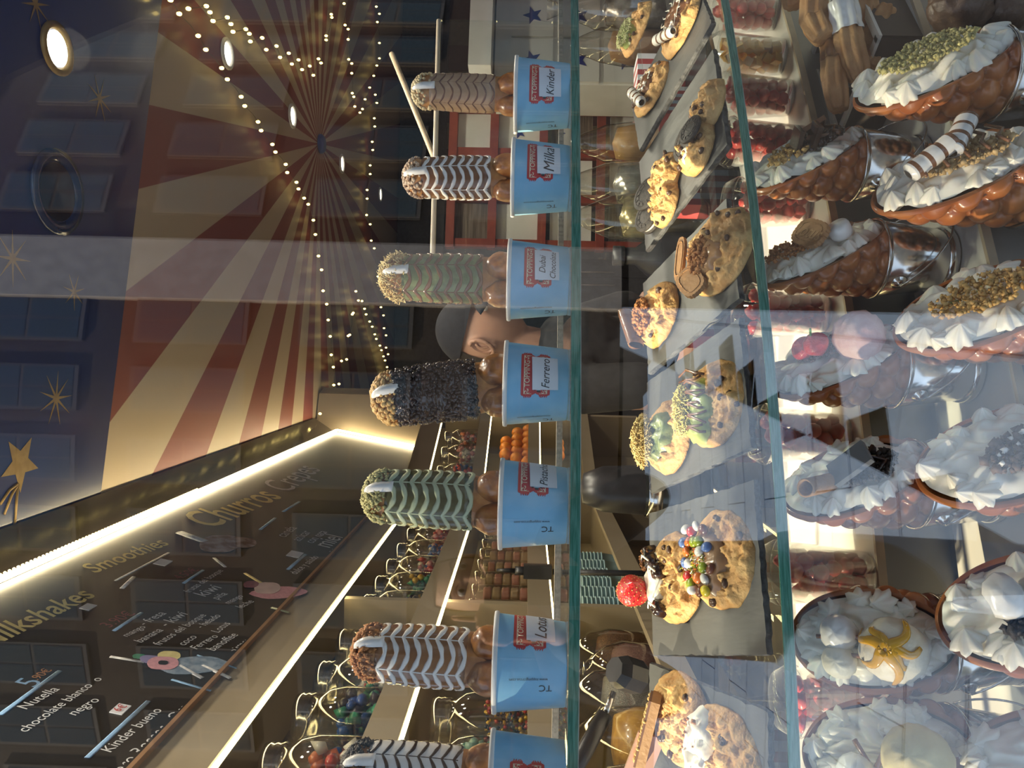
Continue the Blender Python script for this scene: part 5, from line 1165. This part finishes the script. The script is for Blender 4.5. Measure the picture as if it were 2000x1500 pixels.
# ================================================================== CHURROS AND CHOCOLATE BALLS
M_churro = mat('fried churro', (.50, .27, .11), .6, col2=(.40, .19, .07), scale=40, bump=.4, bscale=300)
bx = at(1690, 95, 1.12)
cb = thing('churro_box', 'open dark box with a white rim holding churros', 'box', TR((bx.x, bx.y, Z(-.4995)), .62))
w_, l_, h_ = .20, .15, .055
for c, d_ in (((0, 0, .002), (w_, l_, .004)), ((0, -l_ / 2, h_ / 2), (w_, .005, h_)), ((0, l_ / 2, h_ / 2), (w_, .005, h_)), ((-w_ / 2, 0, h_ / 2), (.005, l_, h_)), ((w_ / 2, 0, h_ / 2), (.005, l_, h_))):
    B().box(c, d_).obj('box_panel', mat('dark card', (.05, .035, .03), .6), cb, False)
for c, d_ in (((0, -l_ / 2, h_ + .002), (w_ + .012, .012, .004)), ((0, l_ / 2, h_ + .002), (w_ + .012, .012, .004)), ((-w_ / 2, 0, h_ + .002), (.012, l_, .004)), ((w_ / 2, 0, h_ + .002), (.012, l_, .004))):
    B().box(c, d_).obj('white_rim', M_tread, cb, False)
def churro(P, r, lab, tipm=None):
    P = [V(q) for q in P]; n = len(P); K = 40; Q = []
    for i in range(K + 1):
        f = i / K * (n - 1); j = min(n - 2, int(f)); Q.append(P[j].lerp(P[j + 1], f - j))
    b = B(); vs = []; m_ = 42
    for i, q in enumerate(Q):
        t_ = (Q[min(K, i + 1)] - Q[max(0, i - 1)]).normalized(); a = t_.cross(V((0, .3, 1))).normalized(); bb = a.cross(t_); e = math.sin(PI * min(1, max(0, (i + .6) / (K + 1.2)))) ** .12
        for j in range(m_):
            w2 = 2 * PI * j / m_; rr_ = r * e * (1 + .13 * math.cos(7 * w2 + i * .05)) * (1 + .05 * noise.noise(q * 90)); vs.append(q + a * rr_ * math.cos(w2) + bb * rr_ * math.sin(w2))
    fs = [(i * m_ + j, i * m_ + (j + 1) % m_, (i + 1) * m_ + (j + 1) % m_, (i + 1) * m_ + j) for i in range(K) for j in range(m_)] + [tuple(range(m_ - 1, -1, -1)), tuple(K * m_ + j for j in range(m_))]
    b.add(vs, fs)
    if not tipm:
        o = b.obj('churro', M_churro); tag(o, lab, 'churro', 'churros in the box'); return o
    t = thing('churro', lab, 'churro', V((0, 0, 0)), 'churros in the box'); b.obj('dough', M_churro, t)
    c = B(); rr = random.Random(int(r * 1e5))
    def Sx(u, v):
        q = Q[int(round(v * 14))]; t_ = (Q[1] - Q[0]).normalized(); a = t_.cross(V((0, .3, 1))).normalized(); bb = a.cross(t_); w2 = 2 * PI * u
        rr_ = r * (1.10 + .10 * math.cos(7 * w2) + .10 * noise.noise(V((u * 6, v * 5, r)))); return q + a * rr_ * math.cos(w2) + bb * rr_ * math.sin(w2)
    c.grid(Sx, 42, 15, True); c.obj('icing_tip', tipm, t)
    return t
DC = 1.04
churro([at(1590, -40, DC), at(1590, 40, DC), at(1610, 75, DC - .02)], .017, 'churro with white icing ridges lying across the top of the pile')
churro([at(1645, 5, DC - .02), at(1660, 90, DC - .03), at(1680, 155, DC - .03)], .0165, 'churro with a grey and white sugared tip in the middle', M_icing)
churro([at(1625, 60, DC), at(1628, 150, DC - .02), at(1640, 215, DC - .03)], .0145, 'churro dipped in caramel at the near end of the pile', M_caramel)
churro([at(1730, 15, DC), at(1705, 80, DC), at(1690, 135, DC - .01)], .017, 'plain ridged churro leaning at the right of the pile')
churro([at(1685, -20, DC + .01), at(1690, 20, DC + .01), at(1688, 55, DC + .01)], .016, 'plain churro behind the sugared one')
churro([at(1548, -30, DC + .05), at(1552, 15, DC + .05)], .015, 'short plain churro at the far right edge')
M_truf = mat('rough chocolate', (.13, .075, .045), .45, col2=(.10, .055, .033), scale=60, bump=1., bscale=120, coat=.2)
for i, (px, py, lab) in enumerate(((1880, 8, 'rough chocolate coated ball at the top right edge'), (1960, 12, 'rough chocolate coated ball beside the other, nearer'))):
    p = at(px, py, .95); o = B().ball((0, 0, 0), .038, 36, 24, lump=.14, ls=4, seed=i + 2).obj('chocolate_ball', M_truf); o.location = p; o.location.z = Z(-.5015) + .038 if i == 0 else Z(-.625) + .05; tag(o, lab, 'chocolate', 'chocolate coated balls')
    o.location = p

# ================================================================== PEOPLE
M_skin = mat('skin', (.46, .27, .19), .5, col2=(.42, .235, .16), scale=12, sss=.08, bump=.08, bscale=300)
def spline(P, n=8):
    P = [V(p) for p in P]; out = []
    for i in range(len(P) - 1):
        a, b, c, d = P[max(0, i - 1)], P[i], P[i + 1], P[min(len(P) - 1, i + 2)]
        for k in range(n):
            t = k / n; out.append(.5 * ((2 * b) + (c - a) * t + (2 * a - 5 * b + 4 * c - d) * t * t + (3 * b - a - 3 * c + d) * t ** 3))
    return out + [P[-1]]
def limb(b, P, R, n=14, flat=1., up=None):
    Q = spline([(*p, ) for p in P]); r = [v.x for v in spline([(q, 0, 0) for q in R])]; b.tube(Q, r, n, flat=flat, up=up); b.ball(Q[0], r[0] * .98, 12, 8); b.ball(Q[-1], r[-1] * .98, 12, 8)
def fused(b, name, m_, parent, vox=.0065, it=3):
    o = b.obj(name, m_, None); md = o.modifiers.new('fuse', 'REMESH'); md.mode = 'VOXEL'; md.voxel_size = vox; md.use_smooth_shade = True
    s = o.modifiers.new('soften', 'SMOOTH'); s.factor = .5; s.iterations = it
    dg = bpy.context.evaluated_depsgraph_get(); me = bpy.data.meshes.new_from_object(o.evaluated_get(dg)); me.name = name
    bpy.data.objects.remove(o); me.materials.clear(); me.materials.append(m_); me.polygons.foreach_set('use_smooth', [True] * len(me.polygons))
    o = bpy.data.objects.new(name, me); C.objects.link(o); o.parent = parent; return o
def head_pt(th, ph):
    x, y, z = math.sin(th) * math.sin(ph), -math.sin(th) * math.cos(ph), math.cos(th)        # ph = 0 is the face
    X, Y, Zz = x * .073, y * .093 + (.006 if y > 0 else 0), z * .116
    if z < 0: k = 1 - .34 * z * z; X *= k; Y = Y * (1 - .18 * z * z) - .012 * z * z * (1 if y < 0 else .2)
    f = max(0., -y) ** 2
    g = lambda cx, cz, sx, sz: math.exp(-((X - cx) / sx) ** 2 - ((Zz - cz) / sz) ** 2) * f
    Y -= .021 * g(0, -.024, .011, .020) + .010 * g(0, .004, .009, .022) + .006 * g(0, .040, .05, .014) + .007 * g(0, -.066, .020, .008) + .006 * g(0, -.100, .022, .014)
    Y += .011 * g(.031, .016, .015, .011) + .011 * g(-.031, .016, .015, .011) + .004 * g(0, -.056, .024, .005)
    return V((X, Y, Zz))
def person_head(b, M4):
    o = B(); o.grid(lambda u, v: head_pt(PI * (v * .998 + .001), 2 * PI * u), 72, 54, True)
    for s in (-1, 1):
        o.tube([V((s * (.072 + .010 * math.sin(a * .9)), .012 - .016 * math.cos(a) , .004 + .030 * math.sin(a))) for a in [-1.9 + 3.9 * i / 14 for i in range(15)]], .0052, 8)
        o.ball((s * .073, .012, -.004), (.006, .016, .024), 12, 8); o.ball((s * .075, .006, -.026), (.005, .008, .009), 10, 7)
    b.add([M4 @ V(q) for q in o.v], o.f)
def face_parts(t, M4, hair_m):
    for s in (-1, 1):
        e = B().ball((0, 0, 0), (.0125, .010, .008), 14, 10).obj('eye', mat('eye white', (.7, .66, .62), .2, coat=.5), t); e.matrix_local = M4 @ Matrix.Translation((s * .031, -.0775, .016))
        i_ = B().ball((0, -.0078, -.0005), (.0055, .0035, .0055), 12, 8).obj('iris', mat('dark iris', (.03, .018, .012), .15), e)
        l = B().tube([(s * .045, -.078, .024), (s * .031, -.089, .0275), (s * .018, -.087, .023)], [.0012, .0018, .001], 6).obj('eyelid', M_skin, t); l.matrix_local = M4
        w = B().tube([(s * .052, -.078, .034), (s * .036, -.0915, .041), (s * .016, -.095, .037)], [.0018, .0034, .002], 6).obj('eyebrow', hair_m, t); w.matrix_local = M4
    for s in (-1, 1):
        eb = B(); eb.tube([V((s * (.070 + .014 * math.sin(PI * i / 18) ** .5), .016 - .019 * math.cos(a) - .004 * math.sin(a), .002 + .033 * math.sin(a))) for i, a in enumerate([-2.2 + 4.2 * i / 18 for i in range(19)])], [.0035 + .0022 * math.sin(PI * i / 18) for i in range(19)], 10)
        eb.grid(lambda u, v: V((s * (.069 + .010 * v * v), .014 + .016 * v * math.cos(2 * PI * u), .001 + .029 * v * math.sin(2 * PI * u))), 24, 8, True)
        eb.tube([V((s * .080, .010 + .006 * math.sin(i * .5), .020 - i * .005)) for i in range(8)], .0026, 8); eb.ball((s * .074, .006, -.028), (.005, .008, .010), 12, 8)
        eb.obj('ear', M_skin, t).matrix_local = M4
    l = B().grid(lambda u, v: V(((u - .5) * .044, -.099 + .9 * ((u - .5) * .2) ** 2 + .004 * (v - .5) ** 2 * 4, -.056 - .013 * (v - .2) * (1 - (2 * u - 1) ** 2))), 16, 8).obj('lips', mat('lips', (.42, .17, .14), .4), t); l.matrix_local = M4
def hand(b, W, d, up, curl=.6, s=1.):
    """palm at wrist W pointing along d; fingers curl toward -up"""
    W, d, up = V(W), V(d).normalized(), V(up).normalized(); side = d.cross(up).normalized(); up = side.cross(d)
    for k in range(5): b.tube([W, W + d * .045 * s + side * (.033 - .0165 * k) * s * .75, W + d * .085 * s + side * (.033 - .0165 * k) * s], [.020 * s, .016 * s, .0115 * s], 8) if k < 4 else None
    for k, L_ in enumerate((.068, .078, .073, .058)):
        c = W + d * .083 * s + side * (.030 - .0195 * k) * s; P = [c]; dd = d.copy()
        for j, q in enumerate((.45, .32, .25)):
            a = curl * (.5 + .45 * j); dn = d * math.cos(a) - up * math.sin(a); c = c + dn * L_ * q * s; P.append(c)
        b.tube(P, [.0098 * s, .0092 * s, .0085 * s, .0068 * s], 8); b.ball(P[-1], .0068 * s, 8, 6)
    c = W + d * .03 * s + side * .026 * s; P = [c, c + d * .028 * s + side * .022 * s, c + d * .055 * s + side * .030 * s - up * .008 * s, c + d * .078 * s + side * .026 * s - up * .018 * s]
    b.tube(P, [.014 * s, .012 * s, .0105 * s, .0075 * s], 8); b.ball(P[-1], .0075 * s, 8, 6)
def legs(b, k=1., r=(.085, .060, .045, .04)):
    for s in (-1, 1):
        limb(b, [(s * .09, 0, .92), (s * .10, -.01, .50), (s * .10, .01, .10)], [r[0] * k, r[1] * k, r[2] * k]); 
def shoe(t, s, m_): B().grid(lambda u, v: V((s * .10 + .042 * math.sin(PI * min(1, .15 + v * .85)) ** .4 * math.cos(2 * PI * u), .07 - .27 * v, max(0, .040 * (1.15 - .55 * v) * (1 + math.sin(2 * PI * u))))), 20, 16, True).obj('shoe', m_, t)
# ---- shop worker in a dark cap, turned to the right behind the counter
wk = thing('person', 'person in a dark cap and black shirt working behind the counter, facing right', 'person', TR((.090, 2.12, 0), math.radians(60)))
H4 = Matrix.Translation((0, -.055, 1.615)) @ Matrix.Rotation(math.radians(8), 4, 'Z') @ Matrix.Rotation(math.radians(12), 4, 'X')
b = B(); person_head(b, H4)
limb(b, [(0, .01, 1.37), (0, -.012, 1.46), (0, -.03, 1.56)], [.062, .054, .056]); limb(b, [(0, 0, .92), (0, 0, 1.12), (0, .01, 1.33)], [.13, .12, .125], flat=.7, up=V((0, 1, 0)))
limb(b, [(-.17, .01, 1.36), (0, .015, 1.37), (.17, .01, 1.36)], [.055, .075, .055])
arms = {-1: [(-.18, .01, 1.36), (-.24, -.05, 1.12), (-.18, -.30, 1.10)], 1: [(.18, .01, 1.36), (.25, -.06, 1.12), (.16, -.30, 1.14)]}
for s, P in arms.items(): limb(b, P, [.050, .040, .026]); hand(b, P[2], V(P[2]) - V(P[1]), V((0, 0, 1)), .7)
legs(b); fused(b, 'body', M_skin, wk, .0055, 2)
M_shirt = mat('black cloth', (.010, .010, .012), .85, col2=(.016, .016, .019), scale=40, bump=.2); M_navy = mat('navy cap cloth', (.003, .005, .012), .85, col2=(.005, .008, .016), scale=60, bump=.2)
b = B(); limb(b, [(0, 0, .86), (0, 0, 1.12), (0, .01, 1.35)], [.155, .142, .145], flat=.72, up=V((0, 1, 0))); limb(b, [(-.175, .01, 1.36), (0, .012, 1.385), (.175, .01, 1.36)], [.066, .085, .066])
for s, P in arms.items(): limb(b, [P[0], V(P[0]).lerp(V(P[1]), .62)], [.066, .060])
fused(b, 'shirt', M_shirt, wk, .008); b = B(); legs(b, 1.18); limb(b, [(-.07, 0, .90), (.07, 0, .90)], [.125, .125]); fused(b, 'trousers', M_shirt, wk, .01)
for s in (-1, 1): shoe(wk, s, M_black_p)
M_hair = mat('dark hair', (.012, .008, .006), .7, col2=(.02, .014, .01), scale=200, bump=.6)
o = B().grid(lambda u, v: H4 @ (head_pt(.02 + 1.75 * v, PI * .64 + PI * .72 * u) * 1.035 + V((0, .003, 0))), 40, 24).obj('hair', M_hair, wk)
o = B().grid(lambda u, v: (head_pt(.001 + 1.22 * v, 2 * PI * u) * 1.09 + V((0, 0, .010))), 48, 18, True).obj('cap', M_navy, wk); o.matrix_local = H4
pk = B().grid(lambda u, v: V(((u - .5) * .15 * (1 - .25 * v), -.085 - .075 * v * math.sin(PI * (.12 + .76 * u)) + .03 * abs(u - .5), .048 - .10 * (u - .5) ** 2 - .012 * v)), 18, 8).obj('cap_peak', M_navy, o); pk.modifiers.new('thick', 'SOLIDIFY').thickness = .004
face_parts(wk, H4, M_hair)
# ---- the photographer, visible only as a reflection
ph = thing('person', 'person in a dark coat and jeans photographing, reflected in the glass', 'person', TR((.10, -.46, .0), PI))
H4 = Matrix.Translation((0, -.03, 1.60)); b = B(); person_head(b, H4); limb(b, [(0, .02, 1.38), (0, 0, 1.47), (0, -.01, 1.55)], [.062, .056, .058])
limb(b, [(0, 0, .92), (0, 0, 1.15), (0, .01, 1.36)], [.13, .125, .13], flat=.7, up=V((0, 1, 0)))
arms = {-1: [(-.19, .01, 1.38), (-.22, -.15, 1.26), (.04, -.34, 1.44)], 1: [(.19, .01, 1.38), (.25, -.16, 1.26), (.16, -.34, 1.44)]}
for s, P in arms.items(): limb(b, P, [.05, .042, .027]); hand(b, P[2], V((0, -.25, 1)), V((0, 1, 0)), .8)
legs(b); fused(b, 'body', M_skin, ph, .0065, 2)
M_coat = mat('dark coat', (.018, .018, .024), .85, col2=(.028, .028, .034), scale=30, bump=.2); M_jean = mat('blue denim', (.16, .26, .42), .8, col2=(.20, .31, .48), scale=90, bump=.3)
b = B(); limb(b, [(0, 0, .80), (0, 0, 1.12), (0, .01, 1.38)], [.175, .155, .155], flat=.75, up=V((0, 1, 0))); limb(b, [(-.19, .01, 1.385), (0, .01, 1.41), (.19, .01, 1.385)], [.075, .09, .075])
for s, P in arms.items(): limb(b, [P[0], P[1], V(P[1]).lerp(V(P[2]), .85)], [.075, .062, .045])
fused(b, 'coat', M_coat, ph, .009); b = B(); legs(b, 1.2); limb(b, [(-.07, 0, .90), (.07, 0, .90)], [.13, .13]); fused(b, 'jeans', M_jean, ph, .01)
for s in (-1, 1): shoe(ph, s, M_black_p)
o = B().grid(lambda u, v: H4 @ (head_pt(.02 + 2.1 * v, PI * .38 + PI * 1.24 * u) * 1.06 + V((0, .004, .002))), 40, 24).obj('hair', M_hair, ph); o = B().grid(lambda u, v: H4 @ (head_pt(.001 + .95 * v, 2 * PI * u) * 1.07), 40, 14, True).obj('hair', M_hair, ph)
face_parts(ph, H4, M_hair)
o = B().box((.004, -.018, EYE - .02), (.075, .009, .15)).obj('phone', mat('phone body', (.02, .02, .022), .3), None, False); tag(o, 'dark phone held up by the photographer, seen as a reflection', 'phone')
